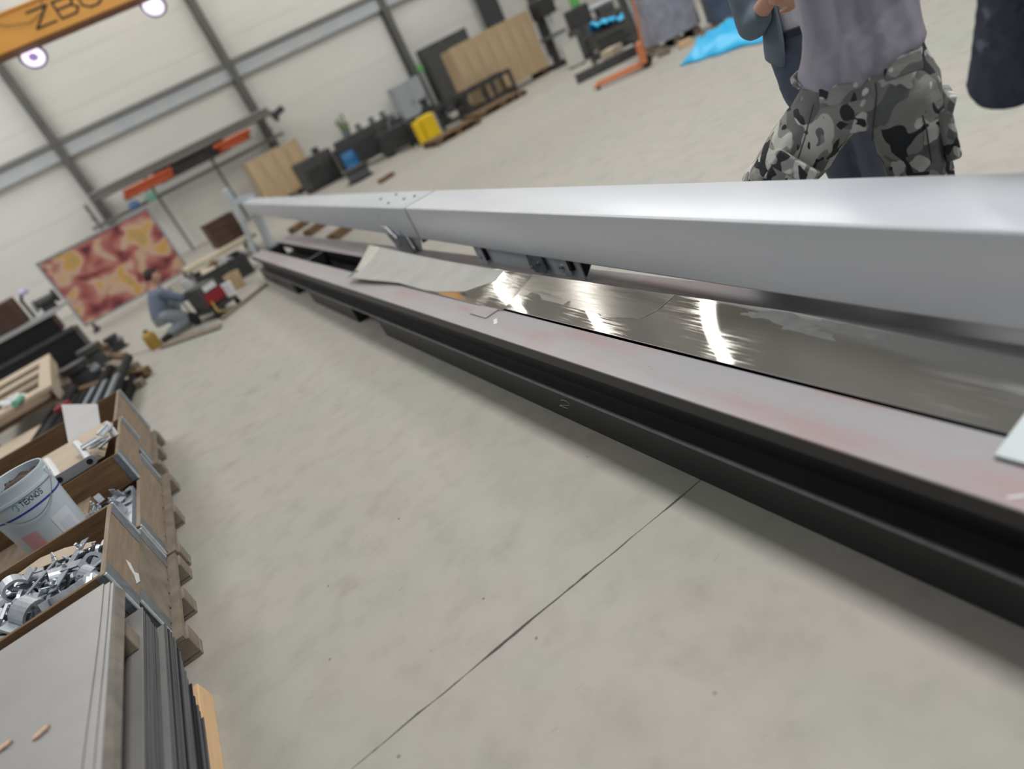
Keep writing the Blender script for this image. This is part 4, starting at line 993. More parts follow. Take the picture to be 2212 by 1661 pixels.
S1, E1, W1 = (ox - .20, 0, 1.44), (.035, .0, 1.00), (.16, .22, 1.02); S2, E2, W2 = (ox + .20, 0, 1.44), (ox + .25, -.02, 1.13), (ox + .16, .20, 1.06)
limb(g, [S1, E1, W1], [.056, .047, .031]); limb(g, [S2, E2, W2], [.056, .047, .031])
hand(g, W1, (.7, .7, .0), (.5, -.5, .3), 1, .6); hand(g, W2, (-.6, .8, .0), (-.5, -.5, .3), -1, .6)
blob('body', g, M_skin, PE, .0065, 3); face(PE, *hc)
g = G(); limb(g, [(ox - .09, 0, .92), (ox - .10, .03, .50), (ox - .10, -.03, .10)], [.112, .098, .09]); limb(g, [(ox + .09, 0, .92), (ox + .10, .03, .50), (ox + .10, -.03, .10)], [.112, .098, .09])
g.rings([(ox, 0, .84, .12, .11), (ox, 0, .94, .165, .125), (ox, 0, 1.03, .155, .115)], 26); blob('trousers', g, M_trou, PE, .013, 5, .012)
g = G(); g.rings([(ox, 0, .93, .18, .14), (ox, 0, 1.05, .175, .14), (ox, 0, 1.25, .185, .145), (ox, 0, 1.42, .20, .13), (ox, 0, 1.50, .10, .09), (ox, 0, 1.54, .07, .07)], 30)
blob('jacket', g, M_jean, PE, .012, 5, .012, .02)
g = G(); rs_ = random.Random(3); PP = []; RR_ = []
for k in range(17):
    t_ = k / 16; q = Vector(S1).lerp(Vector(E1), t_); PP.append(q + Vector((rs_.uniform(-.006, .006), rs_.uniform(-.006, .006), 0))); RR_.append(.096 - .004 * t_ + (.003 if k % 2 else -.003) * (.4 + t_))
limb(g, PP, RR_); limb(g, [E1, (.10, .11, .99), W1], [.092, .080, .06])
for k in range(6): limb(g, [Vector(E1) + Vector((-.050, -.075, .03 + .055 * k)), Vector(E1) + Vector((.0, -.086, .075 + .05 * k)), Vector(E1) + Vector((.06, -.07, .13 + .05 * k))], [.004, .010, .004], 8); blob('sleeve', g, M_jean, PE, .009, 5, .022, .02)
g = G(); limb(g, [S2, E2, W2], [.095, .085, .06]); blob('sleeve', g, M_jean, PE, .011, 5, .015)
for sx in (-1, 1):
    g = G(); limb(g, [(ox + sx * .10, -.03, .09), (ox + sx * .10, .03, .05), (ox + sx * .10, .18, .04)], [.050, .052, .040]); blob('shoe', g, M_boot, PE, .010, 4)

# ------------------------------------------------------------------ crane girder with lettering, flood lamps
CR = thing('crane_girder', 'orange crane girder with dark letters crossing the hall near the back wall', 'crane', (5.0, 14.0, 4.375))
G().box((-13.9, 0.0, 0.035), (13.9, 0.32, 0.50)).build('web', M_orange, CR, bevel=.006)
G().box((-13.9, -.03, 0.0), (13.9, 0.35, 0.034)).build('bottom_flange', mat('orange_brown', (120, 74, 30), .6), CR)
G().box((-13.9, -.03, 0.501), (13.9, 0.35, 0.53)).build('top_flange', M_orange, CR)
# bar() keeps its width horizontal in the plane of the girder face, so build letters as flat prisms instead
def flat_letter(ch, x0, z0, wd, ht, th, y, m, par):
    g = G()
    for (p0, p1) in LET[ch]:
        a = Vector((x0 + p0[0] * wd, z0 + p0[1] * ht)); b = Vector((x0 + p1[0] * wd, z0 + p1[1] * ht)); d = (b - a).normalized(); n_ = Vector((-d.y, d.x)) * th / 2; a = a - d * th * .4; b = b + d * th * .4
        g.prism([tuple(a + n_), tuple(a - n_), tuple(b - n_), tuple(b + n_)], y, y + .004, ax=(0, 2, 1))
    return tag(g.build('letter', m, par), kind='stuff')
M_let = mat('letter_dark', (52, 48, 50), .6)
for ch, x in (('Z', .29), ('B', .69), ('G', 1.07)): flat_letter(ch, x - 5.0, .165, .31, .24, .032, -.0045, M_let, CR)
G().tube([(-5.6, -.04, .75), (-5.35, -.05, .53), (-5.05, -.06, .33), (-4.75, -.05, .26), (-4.5, -.04, .33), (-4.35, -.04, .60)], .007, 6).build('cable', M_dk, CR)
for i, (x, lb) in enumerate(((0.0, 'left round flood lamp with pale violet light under the orange crane girder'), (2.11, 'right round flood lamp with pale violet light under the orange crane girder'))):
    t = thing('flood_lamp', lb, 'lamp', (x, 14.6, 4.33), 0, 'round lamps under the crane girder', rot=(math.radians(68), 0, math.radians(6)))
    G().lathe([(0, -.10), (.10, -.10), (.19, -.02), (.215, .035), (.205, .04), (.18, .0), (0, -.01)], n=24, cap=False).build('housing', mat('lamp_housing', (52, 50, 60), .5), t, smooth=True)
    G().lathe([(.075, .004), (.17, .004), (.17, .012), (.075, .012)], n=24, cap=False).build('light_ring', M_lens, t)
    G().lathe([(0, .004), (.074, .004), (.074, .010), (0, .010)], n=20, cap=False).build('centre', M_lensd if i == 0 else M_lens, t)
    G().tube([(0, .20, -.01), (0, .235, .15), (0, .18, .36)], .018, 6).build('bracket', M_dk, t)

# ------------------------------------------------------------------ racks and goods along the back wall
RK = thing('cantilever_rack', 'grey cantilever rack on the back wall holding long orange and black profiles', 'rack', (1.8, 22.4, 0))
for x in (-2.9, -1.2, .6, 2.4):
    G().bar((x, .10, 0.0), (x, .10, 2.3), .07, .07).build('upright', M_col, RK)
    G().bar((x, .10, 1.86), (x, -.62, 1.90), .06, .06).build('arm', M_col, RK); G().bar((x, .10, 2.14), (x, -.5, 2.2), .05, .05).build('arm', M_col, RK)
G().box((-3.1, .05, 1.62), (2.8, .13, 1.72)).build('back_rail', M_trimd, RK)
def bars(n_, x0, x1, y, z_, r, m, label, group, ang=0.0):
    for i in range(n_):
        yy = y + (i % 3) * r * 2.1; zz = z_ + (i // 3) * r * 2.0
        o = G().tube([(x0 + random.uniform(-.1, .1), yy, zz), (x1 + random.uniform(-.15, .15), yy, zz + ang)], r, 8).build('steel_bar', m); tag(o, label, 'bar', group)
bars(5, -.1, 1.15, 21.80, 1.99, .065, M_rust, 'short orange painted bar at the left end of the wall rack', 'orange bars, left on the wall rack')
bars(5, 2.65, 3.6, 21.80, 1.99, .065, M_rust, 'short orange painted bar at the right part of the wall rack', 'orange bars, right on the wall rack')
bars(8, .9, 2.95, 22.05, 1.965, .062, M_dk, 'black bar in the middle of the wall rack', 'black bars on the wall rack')
bars(6, -.8, 4.4, 21.95, 2.29, .062, M_trimd, 'long grey tube along the top arms of the wall rack', 'grey tubes on the wall rack')
def junk(name, label, cat, c, dims, m, rot=0.0, extra=None, bevel=.01):
    """boxy machine or bundle with ribs and feet"""
    t = thing(name, label, cat, (c[0], c[1], c[2]), rot)
    w_, d_, h_ = dims
    G().box((-w_ / 2, -d_ / 2, h_ * .08), (w_ / 2, d_ / 2, h_)).build('body', m, t, bevel=bevel)
    if extra: extra(t, w_, d_, h_)
    return t
t = thing('hanging_bag', 'blue sack hanging under the left end of the wall rack', 'bag', (-.05, 21.75, 1.62)); G().rings([(0, 0, 0, .05, .05), (0, 0, .06, .16, .10), (0, 0, .18, .14, .09), (0, 0, .24, .04, .04)], 14).build('sack', mat('sack_blue', (72, 104, 150), .7), t, smooth=True); G().tube([(0, 0, .24), (0, .05, .30)], .01, 5).build('tie', M_dk, t)
t = thing('hanging_bag', 'teal cloth hanging beside the blue sack under the wall rack', 'bag', (.42, 21.75, 1.62)); G().rings([(0, 0, 0, .12, .05), (.02, 0, .1, .16, .07), (0, 0, .2, .14, .06), (0, 0, .25, .05, .03)], 14).build('cloth', mat('cloth_teal', (110, 150, 140), .8), t, smooth=True); G().tube([(0, 0, .24), (0, .05, .30)], .01, 5).build('tie', M_dk, t)
t = thing('pipe_coupling', 'dark cast coupling at the right end of the wall rack', 'coupling', (4.62, 21.9, 2.04)); G().tube([(-.2, 0, .12), (.2, 0, .22)], .09, 12).build('barrel', M_dk, t, smooth=True); G().tube([(-.06, 0, .15), (-.12, 0, -.04)], .06, 10).build('branch', M_dk, t)

# red and yellow printed banner in a frame
def banner_mat():
    m = bpy.data.materials.new('banner_print'); m.use_nodes = True; nt = m.node_tree; N = nt.nodes; L = nt.links; b = N['Principled BSDF']; b.inputs['Roughness'].default_value = .6
    tc = N.new('ShaderNodeTexCoord'); mp = N.new('ShaderNodeMapping'); mp.inputs['Scale'].default_value = (1, 1, 1.25); mp.inputs['Rotation'].default_value = (0, .35, 0); L.new(tc.outputs['Object'], mp.inputs[0])
    n = N.new('ShaderNodeTexNoise'); n.inputs['Scale'].default_value = 2.1; n.inputs['Detail'].default_value = 1.6; n.inputs['Distortion'].default_value = .5; L.new(mp.outputs[0], n.inputs['Vector'])
    r = N.new('ShaderNodeValToRGB'); e = r.color_ramp.elements
    for p_, c in ((.34, (104, 56, 62)), (.42, (172, 90, 90)), (.50, (200, 138, 124)), (.565, (216, 190, 170)), (.63, (222, 174, 96)), (.70, (196, 170, 110))):
        if p_ == .34: e[0].position = p_; e[0].color = lin(c)
        elif p_ == .70: e[-1].position = p_; e[-1].color = lin(c)
        else: q = e.new(p_); q.color = lin(c)
    L.new(n.outputs['Fac'], r.inputs[0]); L.new(r.outputs[0], b.inputs['Base Color']); return m
t = thing('banner_stand', 'large red and yellow printed banner in a grey frame before the back wall', 'banner', (-.98, 16.0, .08), .04)
G().box((-1.10, -.012, .12), (1.08, .012, 1.46)).build('printed_panel', banner_mat(), t)
for lo, hi in (((-1.14, -.03, .08), (-1.10, .03, 1.50)), ((1.08, -.03, .08), (1.12, .03, 1.50)), ((-1.14, -.03, 1.46), (1.12, .03, 1.50)), ((-1.14, -.03, .08), (1.12, .03, .12))): G().box(lo, hi).build('frame_bar', mat('frame_grey', (160, 162, 168), .5), t)
for x in (-1.0, .98): G().box((x - .05, -.35, -.08), (x + .05, .35, -.03)).build('foot', M_dk, t); G().box((x - .03, -.03, -.03), (x + .03, .03, .08)).build('post', M_dk, t)

# brown crate, cream timbers and the dark trestle behind the end of the bench
t = thing('brown_crate', 'dark brown box on the timbers behind the end of the bench', 'crate', (1.07, 15.15, .341), .12)
for k in range(3): G().box((-.30, -.25, .003 + k * .155), (.30, .25, .152 + k * .155)).build('board', M_brown, t, bevel=.006)
G().box((-.31, -.26, .47), (.31, .26, .49)).build('lid', M_brown, t)
for i in range(6):
    o = G().box((0.05 + random.uniform(-.08, .0), 14.35 + i * .14, .26), (1.45 + random.uniform(-.05, .1), 14.47 + i * .14, .34)).build('timber', M_cream, bevel=.004); tag(o, 'pale cream timber lying on the dark trestle behind the bench end', 'timber', 'cream timbers behind the bench')
t = thing('trestle', 'low dark steel trestle carrying the cream timbers behind the bench', 'trestle', (.72, 14.9, 0))
for x in (-.62, .62):
    G().box((x - .04, -.6, .20), (x + .04, 1.0, .258)).build('rail', M_dk, t)
    for y in (-.55, .9): G().box((x - .035, y - .035, 0), (x + .035, y + .035, .20)).build('leg', M_dk, t)
o = G().box((.05, 12.2, .0), (.95, 13.1, .34)).build('scrap_bin', M_dk); tag(o, 'dark low scrap bin on the floor behind the end of the bench', 'bin')
g = G(); g.box((.05, 12.2, .0), (.95, 13.1, .03)); g.box((.05, 12.2, .03), (.95, 12.24, .34)); g.box((.05, 13.06, .03), (.95, 13.1, .34)); g.box((.05, 12.24, .03), (.09, 13.06, .34)); g.box((.91, 12.24, .03), (.95, 13.06, .34)); o.data = g.mesh('scrap_bin', M_dk); o.location = (0, 0, 0)
for i, (x, y, m, l_) in enumerate(((.3, 12.5, M_card, 'pale cardboard piece in the dark scrap bin'), (.62, 12.75, M_grey, 'light grey offcut in the dark scrap bin'), (.45, 12.9, M_woodb, 'brown wood offcut in the dark scrap bin'))):
    o = G().obox((x, y, .22), (.24, .16, .30), (.5, .3, i)).build('offcut', m, bevel=.005); tag(o, l_, 'offcut')
o = G().hexa([(.04, 9.72, 0), (.10, 9.66, 0), (.84, 10.32, 0), (.78, 10.40, 0), (.04, 9.72, .035), (.10, 9.66, .035), (.84, 10.32, .035), (.78, 10.40, .035)]).build('wooden_plank', M_wooddirty); tag(o, 'long brown plank on the floor beyond the far end of the bench', 'plank')
for i, (x, y, z_, s_, m, l_) in enumerate(((.36, 11.0, 0, .22, M_white, 'white tub on the floor near the welding trolley'), (.55, 11.45, 0, .26, M_tan, 'tan carton on the floor beside the white tub'))):
    o = G().lathe([(0, 0), (s_ * .40, 0), (s_ * .5, s_), (s_ * .46, s_), (s_ * .4, .02), (0, .02)], n=16 if i == 0 else 4, cap=False).build('tub' if i == 0 else 'carton', m, smooth=(i == 0)); o.location = (x, y, z_); tag(o, l_, 'tub' if i == 0 else 'carton')

# welding trolley with the crouching worker
t = thing('welding_trolley', 'small dark welding trolley with red panel and black wheels on the floor', 'trolley', (.08, 10.25, 0), .5)
G().box((-.20, -.30, .10), (.20, .30, .14)).build('deck', M_dk, t, bevel=.006)
G().box((-.16, -.16, .141), (.16, .22, .46)).build('power_source', M_dk2, t, bevel=.012)
G().box((-.15, -.175, .18), (.15, -.161, .34)).build('front_panel', M_red, t); G().box((-.10, -.18, .36), (.10, -.161, .44)).build('display', M_white, t)
G().tube([(0, .27, .141), (0, .27, .55), (0, .27, .60)], [.07, .07, .03], 14).build('gas_bottle', M_grey, t, smooth=True)
for sx in (-1, 1):
    G().tube([(sx * .21, .22, .10), (sx * .25, .22, .10)], .10, 16).build('wheel', M_boot, t); G().tube([(sx * .17, -.26, .05), (sx * .20, -.26, .05)], .05, 12).build('castor', M_boot, t)
G().tube([(-.18, .30, .14), (-.18, .40, .60), (.18, .40, .60), (.18, .30, .14)], .014, 8).build('handle', M_steel, t)
G().tube([(-.10, -.18, .22), (-.2, -.36, .10), (-.05, -.45, .02), (.15, -.40, .02)], .014, 6).build('hose', M_ymute, t)
PW = person('worker in pale blue work clothes crouching beside the welding trolley', (-.50, 10.6), -1.25)
g = G(); limb(g, [(-.10, -.06, .30), (-.13, .26, .42), (-.13, .10, .06)], [.08, .058, .044]); limb(g, [(.10, -.06, .30), (.13, .20, .10), (.13, -.16, .06)], [.08, .058, .044])
limb(g, [(-.13, .10, .06), (-.13, .24, .03)], [.042, .032]); limb(g, [(.13, -.16, .06), (.13, -.24, .03)], [.042, .032])
g.rings([(0, -.08, .24, .14, .12), (0, -.06, .34, .15, .12), (0, .0, .48, .16, .115), (0, .05, .60, .16, .10), (0, .07, .66, .06, .06)], 20); limb(g, [(0, .07, .64), (0, .10, .72)], [.055, .052]); hc = head(g, (0, .14, .80), (0, 1, -.35), .98)
for sx in (-1, 1): limb(g, [(sx * .18, .06, .58), (sx * .24, .22, .40), (sx * .12, .40, .36)], [.052, .044, .030]); hand(g, (sx * .12, .40, .36), (-sx * .3, .9, -.1), (0, 0, -1), sx, .6)
blob('body', g, M_skin, PW, .008, 3); face(PW, *hc, s=.98)
g = G(); g.rings([(0, -.07, .32, .165, .135), (0, .0, .48, .175, .13), (0, .05, .60, .175, .115), (0, .07, .66, .09, .08)], 20)
for sx in (-1, 1): limb(g, [(sx * .17, .06, .58), (sx * .24, .22, .40), (sx * .15, .36, .365)], [.072, .062, .05])
blob('jacket', g, M_ww, PW, .012, 4, .012)
g = G(); g.rings([(0, -.08, .20, .15, .13), (0, -.07, .34, .16, .13)], 18); limb(g, [(-.10, -.06, .30), (-.13, .26, .42), (-.13, .10, .10)], [.10, .08, .065]); limb(g, [(.10, -.06, .30), (.13, .20, .115), (.13, -.12, .08)], [.10, .08, .065]); blob('trousers', g, M_wwl, PW, .012, 4, .01)
for a in (((-.13, .10, .06), (-.13, .26, .045)), ((.13, -.16, .06), (.13, -.26, .05))):
    g = G(); limb(g, a, [.052, .044]); blob('shoe', g, M_boot, PW, .010, 3)
o = G().hexa([(-.80, 10.12, 0), (-.02, 9.20, 0), (.02, 9.42, 0), (-.62, 10.28, 0), (-.80, 10.12, .03), (-.02, 9.20, .03), (.02, 9.42, .03), (-.62, 10.28, .03)]).build('thin_board', M_wooddirty); tag(o, 'thin brownish board lying on the floor before the worker', 'board')
t = thing('yellow_canister', 'small dull yellow canister standing on the floor left of the worker', 'canister', (-.84, 10.42, 0)); G().lathe([(0, 0), (.075, 0), (.085, .02), (.085, .19), (.06, .23), (.03, .24)], n=18, cap=False).build('can', M_ymute, t, smooth=True); G().tube([(0, 0, .24), (0, 0, .275)], .03, 12).build('cap', M_woodb, t)
o = G().tube([(-.95, 10.5, .006), (-1.2, 10.9, .006), (-1.5, 11.2, .006), (-1.75, 11.9, .006)], .006, 6).build('cable', M_grey); tag(o, 'thin grey cable on the floor left of the yellow canister', 'cable')

# ------------------------------------------------------------------ row of goods on the right, along the back wall
t = thing('plywood_crate', 'small tan plywood crate by the back wall, behind the beam', 'crate', (3.85, 22.0, 0), .03)
for k in range(4): G().box((-.82 + k * .41, -.30, .15), (-.82 + k * .41 + .402, -.27, 1.42)).build('panel', M_tan, t, bevel=.004)
G().box((-.82, -.268, .15), (.82, .30, 1.40)).build('box', M_tan, t)
for x in (-.7, 0, .7): G().box((x - .06, -.3, 0), (x + .06, .3, .149)).build('skid', M_wooddirty, t)
t = thing('plywood_crate', 'large tan plywood crate of upright boards standing on a dark pallet', 'crate', (9.75, 18.2, 0), .0)
n_ = 7
for k in range(n_):
    w_ = 2.55 / n_; G().box((-1.27 + k * w_, -.30 + random.uniform(-.006, .006), .16), (-1.27 + k * w_ + w_ * .975, -.27, 1.66)).build('panel', M_tan, t, bevel=.004)
G().box((-1.27, -.268, .16), (1.27, .35, 1.64)).build('box', M_tan, t)
for x in (-1.1, 0, 1.1): G().box((x - .08, -.34, 0), (x + .08, .36, .159)).build('skid', M_brown, t)
def cabinet(label, x0, x1, y, z1, m, door=2, d=.5):
    t = thing('metal_cabinet', label, 'cabinet', ((x0 + x1) / 2, y, 0)); a = (x1 - x0) / 2
    G().box((-a, -d / 2, .05), (a, d / 2, z1)).build('body', m, t, bevel=.01)
    for k in range(door):
        w_ = 2 * a / door; dd = G().box((-a + k * w_ + .012, -d / 2 - .018, .08), (-a + (k + 1) * w_ - .012, -d / 2 - .001, z1 - .03)).build('door', m, t, bevel=.004)
        G().box((-.012, -.02, -.08), (.012, .0, .08)).build('handle', M_steel, t, center=False).location = (-a + (k + .85) * w_, -d / 2 - .02, z1 * .55)
    for sx in (-1, 1): G().box((sx * (a - .05) - .04, -d / 2 + .02, 0), (sx * (a - .05) + .04, d / 2 - .02, .049)).build('foot', M_dk, t)
    return t
cabinet('dark grey tall cabinet behind the large tan crate', 9.5, 11.2, 22.2, 2.02, M_dk2, 3)
cabinet('pale blue grey low cabinet left of the tall dark cabinet', 8.1, 9.1, 22.3, 1.42, M_paleblue, 2)
t = thing('white_signal_post', 'slim post with a green top beside the pale blue cabinet', 'post', (9.32, 22.2, 0)); G().tube([(0, 0, .02), (0, 0, 1.45)], .04, 10).build('pole', M_grey, t); G().box((-.09, -.06, 1.45), (.09, .06, 1.62)).build('top', M_green, t, bevel=.01); G().box((-.15, -.15, 0), (.15, .15, .02)).build('base', M_dk, t)
t = thing('dark_pillar', 'thick dark grey pillar rising behind the large tan crate', 'pillar', (12.45, 22.3, 0)); G().box((-.28, -.2, .02), (.28, .2, 4.4)).build('shaft', mat('pillar_dark', (60, 64, 66), .6), t, bevel=.01); G().box((-.34, -.26, 0), (.34, .26, .02)).build('base_plate', M_dk, t)
t = thing('leafy_plant', 'small green plant standing by the back wall above the machinery row', 'plant', (6.3, 22.5, 0)); G().lathe([(0, 0), (.15, 0), (.2, .4), (.17, .4), (0, .34)], n=16, cap=False).build('pot', M_dk, t)
for k in range(7):
    a = k * .9; G().hexa([(0, 0, .36), (.04, 0, .36), (.04, .02, .36), (0, .02, .36), (.16 * math.cos(a), .12 * math.sin(a), 1.15 + .05 * k), (.16 * math.cos(a) + .05, .12 * math.sin(a), 1.12 + .05 * k), (.16 * math.cos(a) + .05, .12 * math.sin(a) + .02, 1.12 + .05 * k), (.16 * math.cos(a), .12 * math.sin(a) + .02, 1.15 + .05 * k)]).build('leaf', mat('leaf_green', (112, 128, 92), .6), t)
# long black roller frame
t = thing('roller_frame', 'long black steel frame with rollers in front of the tan crates', 'frame', (7.9, 17.5, 0), -.03)
for y in (-.28, .28):
    G().box((-1.55, y - .03, .54), (1.55, y + .03, .64)).build('rail', M_dk, t); G().box((-1.55, y - .025, .10), (1.55, y + .025, .16)).build('rail', M_dk, t)
    for x in (-1.52, -.75, .05, .95, 1.52): G().box((x - .04, y - .03, 0), (x + .04, y + .03, .54)).build('post', M_dk, t)
for k in range(10): G().tube([(-1.4 + k * .31, -.25, .58), (-1.4 + k * .31, .25, .58)], .045, 10).build('roller', M_galvd, t)
def part_lump(x, y, z_, s_, m, label, rot=0.0):
    t = thing('machine_part', label, 'machine part', (x, y, z_), rot)
    G().lathe([(0, 0), (s_ * .5, 0), (s_ * .5, s_ * .25), (s_ * .32, s_ * .3), (s_ * .30, s_ * .7), (s_ * .42, s_ * .75), (s_ * .42, s_ * .95), (0, s_ * .95)], n=14, cap=False).build('housing', m, t, smooth=True)
    G().tube([(0, 0, s_ * .5), (s_ * .55, 0, s_ * .5)], s_ * .16, 10).build('flange', M_galvd, t); G().box((-s_ * .6, -s_ * .2, 0), (s_ * .6, s_ * .2, s_ * .08)).build('foot', m, t)
    return t
for i, (x, z_, s_, m, lb) in enumerate(((6.7, .161, .40, M_dk2, 'dark casting inside the left end of the roller frame'), (7.35, .161, .38, M_dk, 'black casting in the middle of the roller frame'), (8.05, .161, .40, M_dk2, 'dark casting right of the middle of the roller frame'), (7.05, .642, .30, M_dk, 'black part lying on top of the roller frame'))): part_lump(x, 17.5, z_, s_, m, lb, .4 * i)
t = thing('yellow_crate', 'bright yellow plastic crate standing in front of the black roller frame', 'crate', (6.52, 16.7, 0), -.1)
G().box((-.13, -.18, .02), (.23, .18, .62)).build('box', M_yellow, t, bevel=.02); G().box((-.28, -.18, .02), (-.15, .18, .58)).build('side_bin', M_yellow, t, bevel=.02); G().box((-.13, -.19, .50), (.23, .19, .55)).build('rim', M_yellow, t, bevel=.005); G().box((.235, -.17, .04), (.27, .17, .60)).build('grey_lid', M_grey, t)
# black machinery left of the frame
t = thing('machine_bed', 'long low black machine bed with grey parts behind the beam seam', 'machine', (5.95, 19.6, 0), -.12)
G().box((-1.0, -.35, .12), (1.05, .3, .72)).build('bed', M_dk, t, bevel=.03); G().box((-.9, -.2, .721), (.9, .2, .88)).build('slide', M_dk2, t, bevel=.01)
for x in (-.8, .8): G().box((x - .1, -.28, 0), (x + .1, .28, .119)).build('foot', M_boot, t)
for x in (-.5, -.1, .3, .65): G().tube([(x, -.1, .885), (x, -.1, 1.05)], .08, 12).build('spindle', M_galvd, t, smooth=True)
t = thing('blue_drum', 'small blue drum standing before the black machine bed', 'drum', (5.05, 18.9, 0)); G().lathe([(0, 0), (.18, 0), (.19, .02), (.19, .20), (.2, .22), (.19, .24), (.19, .40), (.2, .42), (.19, .44), (.19, .56), (.17, .58), (0, .57)], n=22, cap=False).build('shell', M_blue, t, smooth=True); G().tube([(.08, 0, .57), (.08, 0, .60)], .03, 10).build('bung', M_dk, t)
t = thing('engine_block', 'dark engine like block with ribs between the drum and the plywood crate', 'machine', (4.45, 20.2, 0), .1); G().box((-.55, -.3, .1), (.5, .3, .85)).build('block', M_dk2, t, bevel=.03)
for k in range(5): G().box((-.40 + k * .17, -.34, .15), (-.33 + k * .17, -.301, .58)).build('rib', M_dk, t)
G().box((-.5, -.3, 0), (.5, .3, .099)).build('skid', M_dk, t); G().tube([(.2, 0, .85), (.2, 0, 1.0)], .1, 12).build('cap', M_dk, t)
t = thing('hydraulic_unit', 'black hydraulic unit with pipes between the machine bed and the yellow crate', 'machine', (6.35, 18.5, 0), -.1); G().box((-.5, -.28, .08), (.5, .28, .62)).build('tank', M_dk, t, bevel=.03); G().tube([(-.3, 0, .621), (-.3, 0, .86)], .12, 14).build('motor', M_dk2, t, smooth=True); G().tube([(-.1, -.1, .621), (.0, -.1, .85), (.3, -.1, .85), (.4, -.1, .621)], .03, 8).build('pipe', M_galvd, t, smooth=True)
for x in (-.35, .35): G().box((x - .08, -.26, 0), (x + .08, .26, .079)).build('foot', M_boot, t)
t = thing('cable_reel', 'dark reel lying on the floor just behind the beam seam', 'reel', (4.55, 17.0, 0)); G().lathe([(0, 0), (.34, 0), (.34, .04), (.16, .05), (.16, .26), (.34, .27), (.34, .31), (0, .31)], n=22, cap=False).build('spool', M_dk, t, smooth=True); G().lathe([(.17, .052), (.28, .06), (.28, .25), (.17, .26)], n=22, cap=False).build('cable', mat('cable_grey', (88, 90, 92), .6), t, smooth=True)
o = G().obox((4.35, 14.45, .04), (.42, .14, .08), (0, 0, .5)).build('timber_offcut', M_woodb, bevel=.006); tag(o, 'dark brown timber offcut lying on the floor behind the beam seam', 'timber')
for x, y, l_ in ((2.30, 14.3, 'dark timber block on the floor seen under the far beam section, farthest'), (2.28, 12.8, 'dark timber block on the floor under the far beam section, middle one'), (2.25, 10.9, 'brown timber block on the floor under the far beam section, nearest')):
    o = G().obox((x, y, .06), (.55, .16, .12), (0, 0, .6)).build('timber_block', M_woodb, bevel=.006); tag(o, l_, 'timber')
pallet('wooden_pallet', 'low dark wooden pallet on the floor before the roller frame, left', 6.0, 7.2, 15.2, 16.1, .14, M_woodb)
pallet('wooden_pallet', 'low dark wooden pallet on the floor before the tan crate, right', 7.5, 8.9, 15.8, 16.7, .14, M_woodb)
# machines between the crate and the wrapped load
t = thing('drill_machine', 'dark upright drilling machine right of the large tan crate', 'machine', (11.45, 18.0, 0)); G().box((-.32, -.3, 0), (.32, .3, .12)).build('base', M_dk, t, bevel=.02); G().tube([(0, .1, .12), (0, .1, 1.9)], .11, 16).build('column', M_dk2, t, smooth=True); G().box((-.28, -.45, .75), (.28, .1, .83)).build('table', M_galvd, t, bevel=.01); G().box((-.22, -.45, 1.3), (.22, .2, 1.75)).build('head', M_dk, t, bevel=.04); G().tube([(0, -.32, 1.3), (0, -.32, 1.05)], .05, 12).build('spindle', M_galv, t)
for k in range(3): G().tube([(.24, -.25, 1.45), (.40, -.25 + .2 * math.cos(k * 2.1), 1.45 + .2 * math.sin(k * 2.1))], .015, 6).build('lever', M_steel, t)
t = thing('lathe_machine', 'dark machine with white side box and green top right of the tan crate', 'machine', (11.7, 16.2, 0), -.4); G().box((-.7, -.35, .1), (.7, .35, .75)).build('body', M_dk2, t, bevel=.03); G().box((-.65, -.3, .751), (-.1, .25, 1.2)).build('headstock', M_dk, t, bevel=.03); G().box((.1, -.3, .751), (.5, .2, .95)).build('carriage', M_dk2, t, bevel=.02); G().box((-.45, -.2, 1.201), (-.25, .0, 1.45)).build('signal_top', M_green, t, bevel=.02); G().tube([(-.1, 0, 1.0), (.6, 0, 1.0)], .06, 12).build('shaft', M_galv, t)
for x in (-.5, .5): G().box((x - .15, -.33, 0), (x + .15, .33, .099)).build('foot', M_dk, t)
t = thing('white_box', 'white square box on the floor in front of the dark machines', 'box', (10.55, 15.9, 0), -.5); G().box((-.2, -.18, .04), (.2, .18, .6)).build('body', mat('box_white', (198, 200, 194), .6), t, bevel=.015); G().box((-.21, -.19, .601), (.21, .19, .63)).build('lid', M_grey, t)
for sx in (-1, 1): G().box((sx * .16 - .03, -.16, 0), (sx * .16 + .03, .16, .039)).build('foot', M_dk, t)
t = thing('tool_cart', 'dark tool cart with a blue cloth draped on it, left of the wrapped load', 'cart', (9.75, 13.2, 0), -.5); G().box((-.5, -.3, .18), (.5, .3, .24)).build('shelf', M_dk, t); G().box((-.5, -.3, .62), (.5, .3, .68)).build('shelf', M_dk, t)
for sx in (-1, 1):
    for sy in (-1, 1): G().box((sx * .47 - .02, sy * .27 - .02, .1), (sx * .47 + .02, sy * .27 + .02, .9)).build('post', M_dk, t); G().tube([(sx * .47 - .02, sy * .27, .05), (sx * .47 + .02, sy * .27, .05)], .05, 10).build('castor', M_boot, t)
G().box((-.3, -.2, .241), (.3, .2, .5)).build('tool_box', M_dk2, t, bevel=.02)
o = rag(9.75, 13.15, .72, .62, M_tarp, 2.2); o.name = 'blue_cloth'; tag(o, 'crumpled blue cloth lying on the dark tool cart', 'cloth')
o = G().obox((9.35, 12.75, .16), (.42, .3, .32), (0, 0, .4)).build('carton', M_card, bevel=.01); tag(o, 'pale carton on the floor in front of the dark tool cart', 'carton')
o = G().obox((9.0, 12.6, .09), (1.3, .18, .18), (0, 0, -.4)).build('steel_beam', M_dk2, bevel=.01); tag(o, 'short dark steel beam on the floor before the tool cart', 'beam')
